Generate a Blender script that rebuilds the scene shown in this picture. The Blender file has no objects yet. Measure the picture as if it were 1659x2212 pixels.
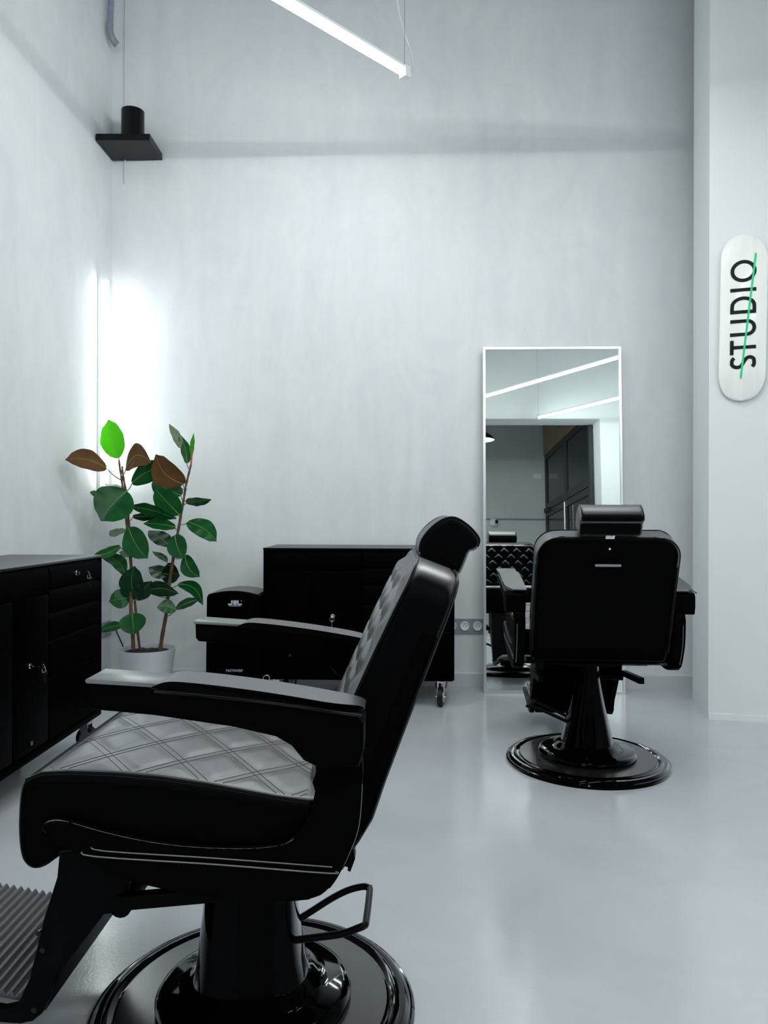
import bpy, bmesh, math, random
from mathutils import Vector, Matrix
random.seed(7)
S = bpy.context.scene
COL = S.collection
PI = math.pi
R = math.radians

# ---------------------------------------------------------------- camera
F, H = 1620.0, 1.01                       # focal length in pixels of the 1659x2212 frame, eye height
CX, CY, ROLL = 829.5, 1106.0, 0.0025
cd = bpy.data.cameras.new('camera')
cam = bpy.data.objects.new('camera', cd)
COL.objects.link(cam)
cd.sensor_fit = 'VERTICAL'
cd.sensor_height = 36.0
cd.lens = 36.0 * F / 2212.0
cd.clip_start = 0.05
cam.rotation_euler = (Matrix.Rotation(R(90), 4, 'X') @ Matrix.Rotation(ROLL, 4, 'Z')).to_euler()
cam.location = (0, 0, H)
S.camera = cam


def at(x, y, Y):
    """point at distance Y in front of the eye, on the line of sight through a pixel of the photograph"""
    u, v = x - CX, y - CY
    c, s = math.cos(ROLL), math.sin(ROLL)
    return Vector(((u * c + v * s) / F * Y, Y, H - (-u * s + v * c) / F * Y))


TH = R(2.5)                                # the room is turned a little against the view
DEP = Vector((math.sin(TH), math.cos(TH), 0))
RT = Vector((math.cos(TH), -math.sin(TH), 0))
UP = Vector((0, 0, 1))
B0 = Vector((0, 4.38, 0))                  # a point of the back wall
K = Vector((-1.6154, 4.4505, 0))           # corner of back and left wall


def room(a, d, z):
    """a metres right of the corner along the back wall, d metres in front of it, z up"""
    return K + RT * a - DEP * d + UP * z


# ---------------------------------------------------------------- materials
def new_mat(name):
    m = bpy.data.materials.new(name)
    m.use_nodes = True
    return m, m.node_tree.nodes, m.node_tree.links, m.node_tree.nodes['Principled BSDF']


def plain(name, col, rough=0.5, metal=0.0, spec=0.5, coat=0.0, sheen=0.0, bump=0.0, bscale=200.0, var=0.0, vscale=8.0):
    m, n, l, b = new_mat(name)
    b.inputs['Base Color'].default_value = (*col, 1)
    b.inputs['Roughness'].default_value = rough
    b.inputs['Metallic'].default_value = metal
    b.inputs['Specular IOR Level'].default_value = spec
    b.inputs['Coat Weight'].default_value = coat
    b.inputs['Sheen Weight'].default_value = sheen
    b.inputs['Sheen Roughness'].default_value = 0.35
    b.inputs['Sheen Tint'].default_value = (0.9, 0.9, 1, 1)
    b.inputs['Coat Roughness'].default_value = 0.06
    tc = n.new('ShaderNodeTexCoord')
    if var > 0:
        t = n.new('ShaderNodeTexNoise')
        t.inputs['Scale'].default_value = vscale
        t.inputs['Detail'].default_value = 5
        l.new(tc.outputs['Object'], t.inputs['Vector'])
        r = n.new('ShaderNodeValToRGB')
        r.color_ramp.elements[0].position = 0.3
        r.color_ramp.elements[1].position = 0.7
        r.color_ramp.elements[0].color = (*[c * (1 - var) for c in col], 1)
        r.color_ramp.elements[1].color = (*[min(1, c * (1 + var)) for c in col], 1)
        l.new(t.outputs['Fac'], r.inputs['Fac'])
        l.new(r.outputs['Color'], b.inputs['Base Color'])
    if bump > 0:
        t = n.new('ShaderNodeTexNoise')
        t.inputs['Scale'].default_value = bscale
        t.inputs['Detail'].default_value = 3
        l.new(tc.outputs['Object'], t.inputs['Vector'])
        bp = n.new('ShaderNodeBump')
        bp.inputs['Strength'].default_value = bump
        bp.inputs['Distance'].default_value = 0.002
        l.new(t.outputs['Fac'], bp.inputs['Height'])
        l.new(bp.outputs['Normal'], b.inputs['Normal'])
    return m


def emit(name, col, strength):
    m = bpy.data.materials.new(name)
    m.use_nodes = True
    n = m.node_tree.nodes
    n.clear()
    e = n.new('ShaderNodeEmission')
    e.inputs['Color'].default_value = (*col, 1)
    e.inputs['Strength'].default_value = strength
    o = n.new('ShaderNodeOutputMaterial')
    m.node_tree.links.new(e.outputs[0], o.inputs[0])
    return m


def plaster(name, col, var, rough=0.62):
    """trowelled plaster: broad clouds, upright trowel streaks, a little relief"""
    m, n, l, b = new_mat(name)
    b.inputs['Roughness'].default_value = rough
    b.inputs['Specular IOR Level'].default_value = 0.35
    tc = n.new('ShaderNodeTexCoord')
    mp = n.new('ShaderNodeMapping')
    mp.inputs['Scale'].default_value = (3.2, 3.2, 0.55)
    l.new(tc.outputs['Object'], mp.inputs['Vector'])
    t1 = n.new('ShaderNodeTexNoise')
    t1.inputs['Scale'].default_value = 1.6
    t1.inputs['Detail'].default_value = 8
    t1.inputs['Roughness'].default_value = 0.62
    t1.inputs['Distortion'].default_value = 0.9
    l.new(mp.outputs['Vector'], t1.inputs['Vector'])
    mp2 = n.new('ShaderNodeMapping')
    mp2.inputs['Scale'].default_value = (1, 1, 0.8)
    mp2.inputs['Rotation'].default_value = (0.3, 0.5, 0.2)
    l.new(tc.outputs['Object'], mp2.inputs['Vector'])
    t2 = n.new('ShaderNodeTexNoise')
    t2.inputs['Scale'].default_value = 2.6
    t2.inputs['Detail'].default_value = 10
    t2.inputs['Roughness'].default_value = 0.7
    t2.inputs['Distortion'].default_value = 2.2
    l.new(mp2.outputs['Vector'], t2.inputs['Vector'])
    mx = n.new('ShaderNodeMath')
    mx.operation = 'ADD'
    l.new(t1.outputs['Fac'], mx.inputs[0])
    l.new(t2.outputs['Fac'], mx.inputs[1])
    r = n.new('ShaderNodeValToRGB')
    r.color_ramp.elements[0].position = 0.36
    r.color_ramp.elements[1].position = 0.66
    lo = [c * (1 - var) for c in col]
    lo[2] *= 1.02
    r.color_ramp.elements[0].color = (*lo, 1)
    r.color_ramp.elements[1].color = (*[min(1, c * (1 + var * 0.6)) for c in col], 1)
    hf = n.new('ShaderNodeMath')
    hf.operation = 'MULTIPLY'
    hf.inputs[1].default_value = 0.5
    l.new(mx.outputs[0], hf.inputs[0])
    l.new(hf.outputs[0], r.inputs['Fac'])
    l.new(r.outputs['Color'], b.inputs['Base Color'])
    bp = n.new('ShaderNodeBump')
    bp.inputs['Strength'].default_value = 0.10
    bp.inputs['Distance'].default_value = 0.01
    l.new(hf.outputs[0], bp.inputs['Height'])
    l.new(bp.outputs['Normal'], b.inputs['Normal'])
    return m


def floor_mat():
    m, n, l, b = new_mat('poured_floor')
    tc = n.new('ShaderNodeTexCoord')
    t = n.new('ShaderNodeTexNoise')
    t.inputs['Scale'].default_value = 1.7
    t.inputs['Detail'].default_value = 9
    t.inputs['Roughness'].default_value = 0.66
    t.inputs['Distortion'].default_value = 0.5
    l.new(tc.outputs['Object'], t.inputs['Vector'])
    r = n.new('ShaderNodeValToRGB')
    r.color_ramp.elements[0].position = 0.3
    r.color_ramp.elements[1].position = 0.72
    r.color_ramp.elements[0].color = (0.470, 0.490, 0.520, 1)
    r.color_ramp.elements[1].color = (0.545, 0.570, 0.600, 1)
    l.new(t.outputs['Fac'], r.inputs['Fac'])
    l.new(r.outputs['Color'], b.inputs['Base Color'])
    rr = n.new('ShaderNodeMapRange')
    rr.inputs['To Min'].default_value = 0.10
    rr.inputs['To Max'].default_value = 0.19
    l.new(t.outputs['Fac'], rr.inputs['Value'])
    l.new(rr.outputs[0], b.inputs['Roughness'])
    b.inputs['Specular IOR Level'].default_value = 0.7
    t2 = n.new('ShaderNodeTexNoise')
    t2.inputs['Scale'].default_value = 140
    t2.inputs['Detail'].default_value = 3
    l.new(tc.outputs['Object'], t2.inputs['Vector'])
    bp = n.new('ShaderNodeBump')
    bp.inputs['Strength'].default_value = 0.10
    bp.inputs['Distance'].default_value = 0.002
    l.new(t2.outputs['Fac'], bp.inputs['Height'])
    l.new(bp.outputs['Normal'], b.inputs['Normal'])
    return m


def sleek(name, col, rough, f0, f1, lo, hi, bump=0.0, bscale=400.0):
    """dark finish with a steep fresnel: f0 reflected head-on, f1 at a glancing angle"""
    m, n, l, b = new_mat(name)
    n.remove(b)
    d = n.new('ShaderNodeBsdfDiffuse')
    d.inputs['Color'].default_value = (*col, 1)
    g = n.new('ShaderNodeBsdfGlossy')
    g.inputs['Color'].default_value = (0.97, 0.97, 1.0, 1)
    g.inputs['Roughness'].default_value = rough
    w = n.new('ShaderNodeLayerWeight')
    w.inputs['Blend'].default_value = 0.5
    r = n.new('ShaderNodeMapRange')
    r.interpolation_type = 'SMOOTHSTEP'
    r.inputs['From Min'].default_value = lo
    r.inputs['From Max'].default_value = hi
    r.inputs['To Min'].default_value = f0
    r.inputs['To Max'].default_value = f1
    l.new(w.outputs['Facing'], r.inputs['Value'])
    mx = n.new('ShaderNodeMixShader')
    l.new(r.outputs[0], mx.inputs[0])
    l.new(d.outputs[0], mx.inputs[1])
    l.new(g.outputs[0], mx.inputs[2])
    l.new(mx.outputs[0], n['Material Output'].inputs['Surface'])
    if bump > 0:
        tc = n.new('ShaderNodeTexCoord')
        t = n.new('ShaderNodeTexNoise')
        t.inputs['Scale'].default_value = bscale
        t.inputs['Detail'].default_value = 3
        l.new(tc.outputs['Object'], t.inputs['Vector'])
        bp = n.new('ShaderNodeBump')
        bp.inputs['Strength'].default_value = bump
        bp.inputs['Distance'].default_value = 0.001
        l.new(t.outputs['Fac'], bp.inputs['Height'])
        l.new(bp.outputs['Normal'], g.inputs['Normal'])
    return m


LC = (0.955, 1.0, 0.995)                      # cool white of the tubes
E_TUBE = 83.0
M = dict(
    wall=plaster('plaster', (0.740, 0.768, 0.778), 0.075),
    white=plain('white_paint', (0.78, 0.815, 0.820), 0.55, spec=0.35, var=0.02, vscale=2, bump=0.06, bscale=30),
    trim=plain('skirting_paint', (0.600, 0.620, 0.650), 0.45),
    ceil=plain('ceiling_paint', (0.20, 0.21, 0.22), 0.8, var=0.03),
    rear=plain('grey_wall_paint', (0.60, 0.63, 0.63), 0.7, var=0.05, vscale=1.5),
    floor=floor_mat(),
    leather=sleek('black_leather', (0.0020, 0.0020, 0.0023), 0.40, 0.002, 0.27, 0.15, 0.56, 0.2),
    smooth=sleek('vinyl_and_shaded_leather', (0.0006, 0.0006, 0.0007), 0.42, 0.002, 0.06, 0.40, 0.85),  # also stands in for shade on seat sides and backrest
    seam=sleek('black_piping', (0.003, 0.003, 0.0034), 0.40, 0.006, 0.22, 0.25, 0.8),
    thread=plain('grey_thread_trim', (0.15, 0.15, 0.15), 0.35, spec=0.5),
    enamel=sleek('black_enamel', (0.0010, 0.0010, 0.0012), 0.06, 0.004, 0.75, 0.35, 0.95),
    satin=sleek('satin_black_metal', (0.006, 0.006, 0.0065), 0.26, 0.02, 0.40, 0.25, 0.8),
    matte=plain('matte_black_steel', (0.0008, 0.0008, 0.0009), 0.45, spec=0.05),
    tread=plain('ribbed_grey_metal', (0.16, 0.16, 0.165), 0.42, metal=0.8, spec=0.5),
    cap=plain('brushed_silver', (0.25, 0.26, 0.26), 0.36, metal=1.0),
    cab=sleek('black_powder_coat', (0.0005, 0.0005, 0.0006), 0.38, 0.001, 0.03, 0.40, 0.95),
    cabtop=sleek('black_cabinet_top', (0.002, 0.002, 0.0022), 0.40, 0.004, 0.30, 0.35, 0.75),
    chrome=plain('chrome', (0.85, 0.85, 0.86), 0.10, metal=1.0),
    alu=plain('brushed_aluminium', (0.80, 0.83, 0.84), 0.30, metal=0.85, spec=0.5),
    rubber=plain('black_rubber', (0.004, 0.004, 0.004), 0.5, spec=0.3),
    hub=plain('grey_hub', (0.25, 0.26, 0.28), 0.35, spec=0.5),
    pot=plain('grey_white_ceramic', (0.52, 0.54, 0.57), 0.40, var=0.02),
    soil=plain('potting_soil', (0.012, 0.008, 0.006), 0.9, bump=0.8, bscale=60, var=0.5, vscale=40),
    stem=plain('brown_stem', (0.10, 0.046, 0.018), 0.55, var=0.45, vscale=22, bump=0.3, bscale=60),
    young=plain('young_green_stem', (0.16, 0.20, 0.07), 0.45, var=0.2, vscale=22),
    sheath=plain('red_bud_sheath', (0.45, 0.12, 0.06), 0.45),
    hood=plain('black_hood_paint', (0.002, 0.002, 0.0022), 0.34, spec=0.25),
    panel=plain('grey_socket_plate', (0.25, 0.28, 0.31), 0.4),
    socket=plain('white_socket', (0.82, 0.84, 0.85), 0.35),
    dark=plain('dark_hole', (0.01, 0.01, 0.012), 0.6),
    pipe=plain('grey_pipe', (0.25, 0.28, 0.34), 0.35, var=0.1, vscale=30),
    cable=plain('white_cable', (0.72, 0.76, 0.78), 0.45),
    wire=plain('steel_wire', (0.30, 0.32, 0.34), 0.35, metal=0.8),
    black_cable=plain('black_cable', (0.006, 0.006, 0.006), 0.45),
    deck=plain('pale_maple', (0.93, 0.935, 0.90), 0.38, spec=0.45, coat=0.2),
    ink=plain('black_green_ink', (0.006, 0.011, 0.009), 0.6, spec=0.2),
    green=plain('bright_green_ink', (0.0, 0.62, 0.26), 0.45),
    logo=plain('pale_blue_print', (0.45, 0.48, 0.62), 0.5),
    clear=plain('white_tube_fitting', (0.80, 0.86, 0.86), 0.30),
    tube=emit('lit_tube', LC, E_TUBE),
    tubeback=emit('lit_tube_back', LC, E_TUBE * 0.025),
    corner=emit('lit_corner_tube', LC, 16.0),
    frame=plain('dark_door_frame', (0.018, 0.024, 0.022), 0.45),
    tan=plain('tan_board', (0.30, 0.20, 0.13), 0.6, var=0.08),
    exit=plain('exit_green', (0.02, 0.30, 0.13), 0.5),
    shade=plain('black_lamp_shade', (0.006, 0.006, 0.006), 0.35),
    bulb=emit('pendant_bulb', (1.0, 0.96, 0.88), 60.0),
    shadein=plain('white_shade_lining', (0.85, 0.85, 0.82), 0.5),
)


def streaks(m, axis_scale, amount):
    """faint wood figure on the maple"""
    n, l = m.node_tree.nodes, m.node_tree.links
    b = n['Principled BSDF']
    tc = n.new('ShaderNodeTexCoord')
    mp = n.new('ShaderNodeMapping')
    mp.inputs['Scale'].default_value = axis_scale
    l.new(tc.outputs['Object'], mp.inputs['Vector'])
    t = n.new('ShaderNodeTexNoise')
    t.inputs['Scale'].default_value = 3
    t.inputs['Detail'].default_value = 6
    l.new(mp.outputs['Vector'], t.inputs['Vector'])
    r = n.new('ShaderNodeValToRGB')
    c = b.inputs['Base Color'].default_value[:3]
    r.color_ramp.elements[0].position = 0.35
    r.color_ramp.elements[0].color = (*[x * (1 - amount) for x in c], 1)
    r.color_ramp.elements[1].position = 0.6
    r.color_ramp.elements[1].color = (*c, 1)
    l.new(t.outputs['Fac'], r.inputs['Fac'])
    l.new(r.outputs['Color'], b.inputs['Base Color'])


streaks(M['deck'], (9, 9, 0.7), 0.06)


def mirror_mat():
    m, n, l, b = new_mat('mirror_glass')
    b.inputs['Base Color'].default_value = (0.84, 0.89, 0.88, 1)
    b.inputs['Metallic'].default_value = 1.0
    b.inputs['Roughness'].default_value = 0.0
    return m


def glass_mat():
    m = bpy.data.materials.new('window_glass')
    m.use_nodes = True
    n, l = m.node_tree.nodes, m.node_tree.links
    n.clear()
    o = n.new('ShaderNodeOutputMaterial')
    mx = n.new('ShaderNodeMixShader')
    t = n.new('ShaderNodeBsdfTransparent')
    t.inputs[0].default_value = (0.80, 0.84, 0.84, 1)
    g = n.new('ShaderNodeBsdfGlossy')
    g.inputs['Roughness'].default_value = 0.01
    f = n.new('ShaderNodeFresnel')
    f.inputs[0].default_value = 1.55
    l.new(f.outputs[0], mx.inputs[0])
    l.new(t.outputs[0], mx.inputs[1])
    l.new(g.outputs[0], mx.inputs[2])
    l.new(mx.outputs[0], o.inputs[0])
    return m


def leaf_mat(name, col, trans, rough=0.28, mix=0.25):
    m, n, l, b = new_mat(name)
    b.inputs['Roughness'].default_value = rough
    b.inputs['Specular IOR Level'].default_value = 0.25
    tc = n.new('ShaderNodeTexCoord')
    t = n.new('ShaderNodeTexNoise')
    t.inputs['Scale'].default_value = 14
    t.inputs['Detail'].default_value = 4
    l.new(tc.outputs['Object'], t.inputs['Vector'])
    r = n.new('ShaderNodeValToRGB')
    r.color_ramp.elements[0].position = 0.3
    r.color_ramp.elements[1].position = 0.75
    r.color_ramp.elements[0].color = (*[c * 0.7 for c in col], 1)
    r.color_ramp.elements[1].color = (*[min(1, c * 1.25) for c in col], 1)
    l.new(t.outputs['Fac'], r.inputs['Fac'])
    l.new(r.outputs['Color'], b.inputs['Base Color'])
    tr = n.new('ShaderNodeBsdfTranslucent')
    tr.inputs['Color'].default_value = (*trans, 1)
    mx = n.new('ShaderNodeMixShader')
    mx.inputs[0].default_value = mix
    l.new(b.outputs[0], mx.inputs[1])
    l.new(tr.outputs[0], mx.inputs[2])
    l.new(mx.outputs[0], n['Material Output'].inputs['Surface'])
    return m


M['mirror'] = mirror_mat()
M['glass'] = glass_mat()
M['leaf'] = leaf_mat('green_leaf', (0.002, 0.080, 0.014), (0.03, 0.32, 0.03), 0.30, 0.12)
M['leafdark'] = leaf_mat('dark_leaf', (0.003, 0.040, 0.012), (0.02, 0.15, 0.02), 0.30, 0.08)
M['leafbright'] = leaf_mat('backlit_young_leaf', (0.05, 0.42, 0.01), (0.30, 0.78, 0.07), 0.30, 0.55)  # brighter green stands in for light shining through the blade
M['under'] = leaf_mat('leaf_underside', (0.14, 0.062, 0.018), (0.20, 0.10, 0.02), 0.45, 0.2)
M['underpale'] = leaf_mat('pale_leaf_underside', (0.16, 0.24, 0.14), (0.15, 0.40, 0.10), 0.45, 0.2)
M['rib'] = plain('pale_leaf_rib', (0.22, 0.30, 0.10), 0.4)


# ---------------------------------------------------------------- mesh helpers
def finish(name, bm, mat, parent=None, smooth=35, recalc=True):
    if recalc:
        bmesh.ops.recalc_face_normals(bm, faces=bm.faces[:])
    me = bpy.data.meshes.new(name)
    bm.to_mesh(me)
    bm.free()
    for mm in (mat if isinstance(mat, (list, tuple)) else [mat]):
        me.materials.append(M[mm] if isinstance(mm, str) else mm)
    if smooth:
        for p in me.polygons:
            p.use_smooth = True
        me.set_sharp_from_angle(angle=R(smooth))
    o = bpy.data.objects.new(name, me)
    COL.objects.link(o)
    if parent is not None:
        o.parent = parent
    return o


def tag(o, label, cat, group=None):
    o['label'] = label
    o['category'] = cat
    if group:
        o['group'] = group
    return o


def empty(name, loc, rotz=0.0):
    o = bpy.data.objects.new(name, None)
    COL.objects.link(o)
    o.location = loc
    o.rotation_euler = (0, 0, rotz)
    o.empty_display_size = 0.1
    return o


def thing(name, label, cat, loc, rotz=0.0, group=None):
    return tag(empty(name, loc, rotz), label, cat, group)


def struct(o, label=None):
    o['kind'] = 'structure'
    if label:
        o['label'] = label
    return o


def box(bm, lo, hi, bev=0.0, seg=2, mi=0):
    lo, hi = Vector(lo), Vector(hi)
    vs = [bm.verts.new((x, y, z)) for x in (lo.x, hi.x) for y in (lo.y, hi.y) for z in (lo.z, hi.z)]
    fs = [bm.faces.new([vs[i] for i in q]) for q in ((0, 1, 3, 2), (4, 6, 7, 5), (0, 4, 5, 1), (2, 3, 7, 6), (0, 2, 6, 4), (1, 5, 7, 3))]
    for f in fs:
        f.material_index = mi
    if bev > 0:
        es = {e for f in fs for e in f.edges}
        r = bmesh.ops.bevel(bm, geom=list(es), offset=bev, segments=seg, affect='EDGES', profile=0.6)
        for f in r['faces']:
            f.material_index = mi
    return vs


def obox(bm, o, ax, ay, az, lo, hi):
    """box in the frame o, ax, ay, az"""
    vs = [bm.verts.new(o + ax * x + ay * y + az * z) for x in (lo[0], hi[0]) for y in (lo[1], hi[1]) for z in (lo[2], hi[2])]
    for q in ((0, 1, 3, 2), (4, 6, 7, 5), (0, 4, 5, 1), (2, 3, 7, 6), (0, 2, 6, 4), (1, 5, 7, 3)):
        bm.faces.new([vs[i] for i in q])


def catmull(pts, n=6, closed=False):
    out = []
    N = len(pts)
    rng = range(N) if closed else range(N - 1)
    P = [Vector(p) for p in pts]
    for i in rng:
        if closed:
            a, b, c, d = P[(i - 1) % N], P[i], P[(i + 1) % N], P[(i + 2) % N]
        else:
            a, b, c, d = P[max(i - 1, 0)], P[i], P[i + 1], P[min(i + 2, N - 1)]
        for k in range(n):
            t = k / n
            out.append(0.5 * ((2 * b) + (c - a) * t + (2 * a - 5 * b + 4 * c - d) * t * t + (3 * b - a - 3 * c + d) * t ** 3))
    if not closed:
        out.append(P[-1])
    return out


def tube(bm, pts, r, n=8, caps=True, mi=0):
    """round bar along a 3D polyline; r may be a list"""
    P = [Vector(p) for p in pts]
    rings = []
    prev = None
    for i, p in enumerate(P):
        d = (P[min(i + 1, len(P) - 1)] - P[max(i - 1, 0)]).normalized()
        if prev is None:
            a = Vector((0, 0, 1)) if abs(d.z) < 0.9 else Vector((1, 0, 0))
            u = d.cross(a).normalized()
        else:
            u = (prev - d * prev.dot(d)).normalized()
        prev = u
        w = d.cross(u)
        rr = r[i] if isinstance(r, (list, tuple)) else r
        rings.append([bm.verts.new(p + (u * math.cos(2 * PI * k / n) + w * math.sin(2 * PI * k / n)) * rr) for k in range(n)])
    for a, b in zip(rings, rings[1:]):
        for k in range(n):
            f = bm.faces.new([a[k], a[(k + 1) % n], b[(k + 1) % n], b[k]])
            f.material_index = mi
    if caps:
        for g in (rings[0][::-1], rings[-1]):
            f = bm.faces.new(g)
            f.material_index = mi
    return rings


def lathe(bm, prof, n=64, c=(0, 0, 0), mi=0):
    c = Vector(c)
    rings = []
    for r, z in prof:
        if r < 1e-6:
            rings.append([bm.verts.new(c + Vector((0, 0, z)))])
        else:
            rings.append([bm.verts.new(c + Vector((r * math.cos(2 * PI * k / n), r * math.sin(2 * PI * k / n), z))) for k in range(n)])
    for a, b in zip(rings, rings[1:]):
        for k in range(n):
            k2 = (k + 1) % n
            if len(a) == 1 and len(b) == 1:
                continue
            if len(a) == 1:
                f = bm.faces.new([a[0], b[k2], b[k]])
            elif len(b) == 1:
                f = bm.faces.new([a[k], a[k2], b[0]])
            else:
                f = bm.faces.new([a[k], a[k2], b[k2], b[k]])
            f.material_index = mi


def loft(bm, rings, caps=True, mi=0):
    V = [[bm.verts.new(p) for p in ring] for ring in rings]
    n = len(V[0])
    for a, b in zip(V, V[1:]):
        for k in range(n):
            f = bm.faces.new([a[k], a[(k + 1) % n], b[(k + 1) % n], b[k]])
            f.material_index = mi
    if caps:
        bm.faces.new(V[0][::-1]).material_index = mi
        bm.faces.new(V[-1]).material_index = mi


def prism(bm, pts, y0, y1, bev=0.0, seg=3):
    """side profile (x, z) carried from y0 to y1, rim rounded"""
    a = [bm.verts.new((p[0], y0, p[1])) for p in pts]
    b = [bm.verts.new((p[0], y1, p[1])) for p in pts]
    n = len(pts)
    for k in range(n):
        bm.faces.new([a[k], a[(k + 1) % n], b[(k + 1) % n], b[k]])
    fa = bm.faces.new(a[::-1])
    fb = bm.faces.new(b)
    if bev > 0:
        es = list(fa.edges) + list(fb.edges)
        bmesh.ops.bevel(bm, geom=es, offset=bev, segments=seg, affect='EDGES', profile=0.5, clamp_overlap=True)


def resample(pts, step, closed=True):
    P = [Vector((p[0], p[1])) for p in pts]
    if closed:
        P = P + [P[0]]
    L = [0]
    for a, b in zip(P, P[1:]):
        L.append(L[-1] + (b - a).length)
    n = max(8, int(L[-1] / step))
    out = []
    j = 0
    for i in range(n if closed else n + 1):
        s = L[-1] * i / n
        while j < len(L) - 2 and L[j + 1] < s:
            j += 1
        t = (s - L[j]) / max(1e-9, L[j + 1] - L[j])
        out.append((P[j].lerp(P[j + 1], t), s))
    return out


def cushion(name, prof, hw, step, quilt=None, rim=0.016, parent=None, mat='leather', crown=0.012, half=None, sides=None):
    """upholstered block: closed side profile (x, z), carried across +-hw, ends rounded, quilted where quilt() says so.
    quilt(p, s, y) -> (weight of crown and quilting, puff height); half(p) -> half width there"""
    bm = bmesh.new()
    rs = resample(prof, step)
    n = len(rs)
    area = sum(rs[i][0].x * rs[(i + 1) % n][0].y - rs[(i + 1) % n][0].x * rs[i][0].y for i in range(n))
    sg = 1 if area > 0 else -1
    nor = []
    for i in range(n):
        d = (rs[(i + 1) % n][0] - rs[i - 1][0]).normalized()
        nor.append(Vector((d.y, -d.x)) * sg)
    ys = []
    m = int(2 * hw / step)
    for k in range(m + 1):
        ys.append(-hw + 2 * hw * k / m)
    extra = [hw - rim * (1 - math.cos(a)) for a in (R(15), R(35), R(55), R(75))]
    ys = sorted(set([round(y, 5) for y in ys] + [round(e, 5) for e in extra] + [round(-e, 5) for e in extra]))
    rings = []
    for y in ys:
        e = max(0.0, abs(y) - (hw - rim)) / rim
        inset = rim * (1 - math.sqrt(max(0, 1 - min(1, e) ** 2)))
        ring = []
        for (p, s), nn in zip(rs, nor):
            d = -inset
            if quilt:
                w, q = quilt(p, s, y)
                d += w * (crown * (1 - (y / hw) ** 2) + q)
            q2 = p + nn * d
            k = 1.0 if half is None else half(p) / hw
            ring.append(Vector((q2.x, y * k, q2.y)))
        rings.append(ring)
    loft(bm, rings)
    if sides:
        top = [any(quilt(p, s, y)[0] > 0.05 for y in (0.0,)) or sides(p) for p, s in rs]
        bm.faces.ensure_lookup_table()
        for i in range(len(ys) - 1):
            for k in range(n):
                if not (top[k] or top[(k + 1) % n]):
                    bm.faces[i * n + k].material_index = 1  # sides darkened by a duller finish, as if in shade
        for f in bm.faces[(len(ys) - 1) * n:]:
            f.material_index = 1
        mat = [mat, 'smooth']
    o = finish(name, bm, mat, parent, smooth=50)
    for p in list(o.data.polygons)[-2:]:
        p.use_smooth = False
    return o


def diamond(u, v, du, dv, puff, fall=0.016):
    """height of a double-stitched diamond quilt at (u, v)"""
    a, b = u / du + v / dv, u / du - v / dv
    sc = 1.0 / math.sqrt(1 / du ** 2 + 1 / dv ** 2)
    h = puff
    for t in (a, b):
        d = max(0.0, abs(t - round(t)) * sc - 0.0065)
        h *= 1 - math.exp(-((d / fall) ** 2))
    return h


def ribbon(bm, pts, w, org, ax, ay, az, thick, closed=False):
    """flat stroke of width w along 2D points (in the frame org, ax, ay), raised by thick along az, square ends"""
    P = [Vector((p[0], p[1])) for p in pts]
    N = len(P)
    lft, rgt = [], []
    for i, p in enumerate(P):
        if closed:
            d1 = (P[i] - P[i - 1]).normalized()
            d2 = (P[(i + 1) % N] - P[i]).normalized()
        else:
            d1 = (P[i] - P[i - 1]).normalized() if i else (P[1] - P[0]).normalized()
            d2 = (P[i + 1] - P[i]).normalized() if i < N - 1 else d1
        nn = Vector((-(d1.y + d2.y), d1.x + d2.x))
        nn = nn.normalized()
        k = w / 2 / max(0.35, nn.dot(Vector((-d1.y, d1.x))))
        lft.append(p + nn * k)
        rgt.append(p - nn * k)
    T = lambda q, h: bm.verts.new(org + ax * q.x + ay * q.y + az * h)
    l0 = [T(q, 0) for q in lft]
    r0 = [T(q, 0) for q in rgt]
    l1 = [T(q, thick) for q in lft]
    r1 = [T(q, thick) for q in rgt]
    rng = range(N) if closed else range(N - 1)
    for i in rng:
        j = (i + 1) % N
        bm.faces.new([l1[i], l1[j], r1[j], r1[i]])
        bm.faces.new([l0[i], r0[i], r0[j], l0[j]])
        bm.faces.new([l0[i], l0[j], l1[j], l1[i]])
        bm.faces.new([r0[i], r1[i], r1[j], r0[j]])
    if not closed:
        for i in (0, N - 1):
            bm.faces.new([l0[i], l1[i], r1[i], r0[i]])


def lettering(name, body, size, mat, parent, loc, rot, extrude=0.0008, sx=1.0):
    """printed word as a mesh"""
    cu = bpy.data.curves.new(name, 'FONT')
    cu.body = body
    cu.size = size
    cu.extrude = extrude
    cu.align_x = 'CENTER'
    cu.align_y = 'CENTER'
    tmp = bpy.data.objects.new(name + '_tmp', cu)
    COL.objects.link(tmp)
    bpy.context.view_layer.update()
    me = bpy.data.meshes.new_from_object(tmp.evaluated_get(bpy.context.evaluated_depsgraph_get()))
    bpy.data.objects.remove(tmp)
    me.materials.clear()
    me.materials.append(M[mat])
    o = bpy.data.objects.new(name, me)
    COL.objects.link(o)
    o.parent = parent
    o.location = loc
    o.rotation_euler = rot
    o.scale = (sx, 1, 1)
    return o


def copy_thing(root, label, group=None):
    """a thing with copies of its parts and sub-parts"""
    def rec(o, parent):
        c = o.copy()
        COL.objects.link(c)
        if parent is not None:
            c.parent = parent
        for ch in [x for x in root_children if x.parent == o]:
            rec(ch, c)
        return c
    root_children = [x for x in bpy.data.objects if x.parent is not None]
    r = rec(root, None)
    r['label'] = label
    if group:
        r['group'] = group
    return r


# ---------------------------------------------------------------- the room
HC = 4.5                                    # ceiling height
YF = -2.40                                  # wall with the wide opening behind the camera


def slab(name, o, ax, ay, lo, hi, mat):
    bm = bmesh.new()
    obox(bm, o, ax, ay, UP, lo, hi)
    return struct(finish(name, bm, mat, smooth=0))


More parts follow.
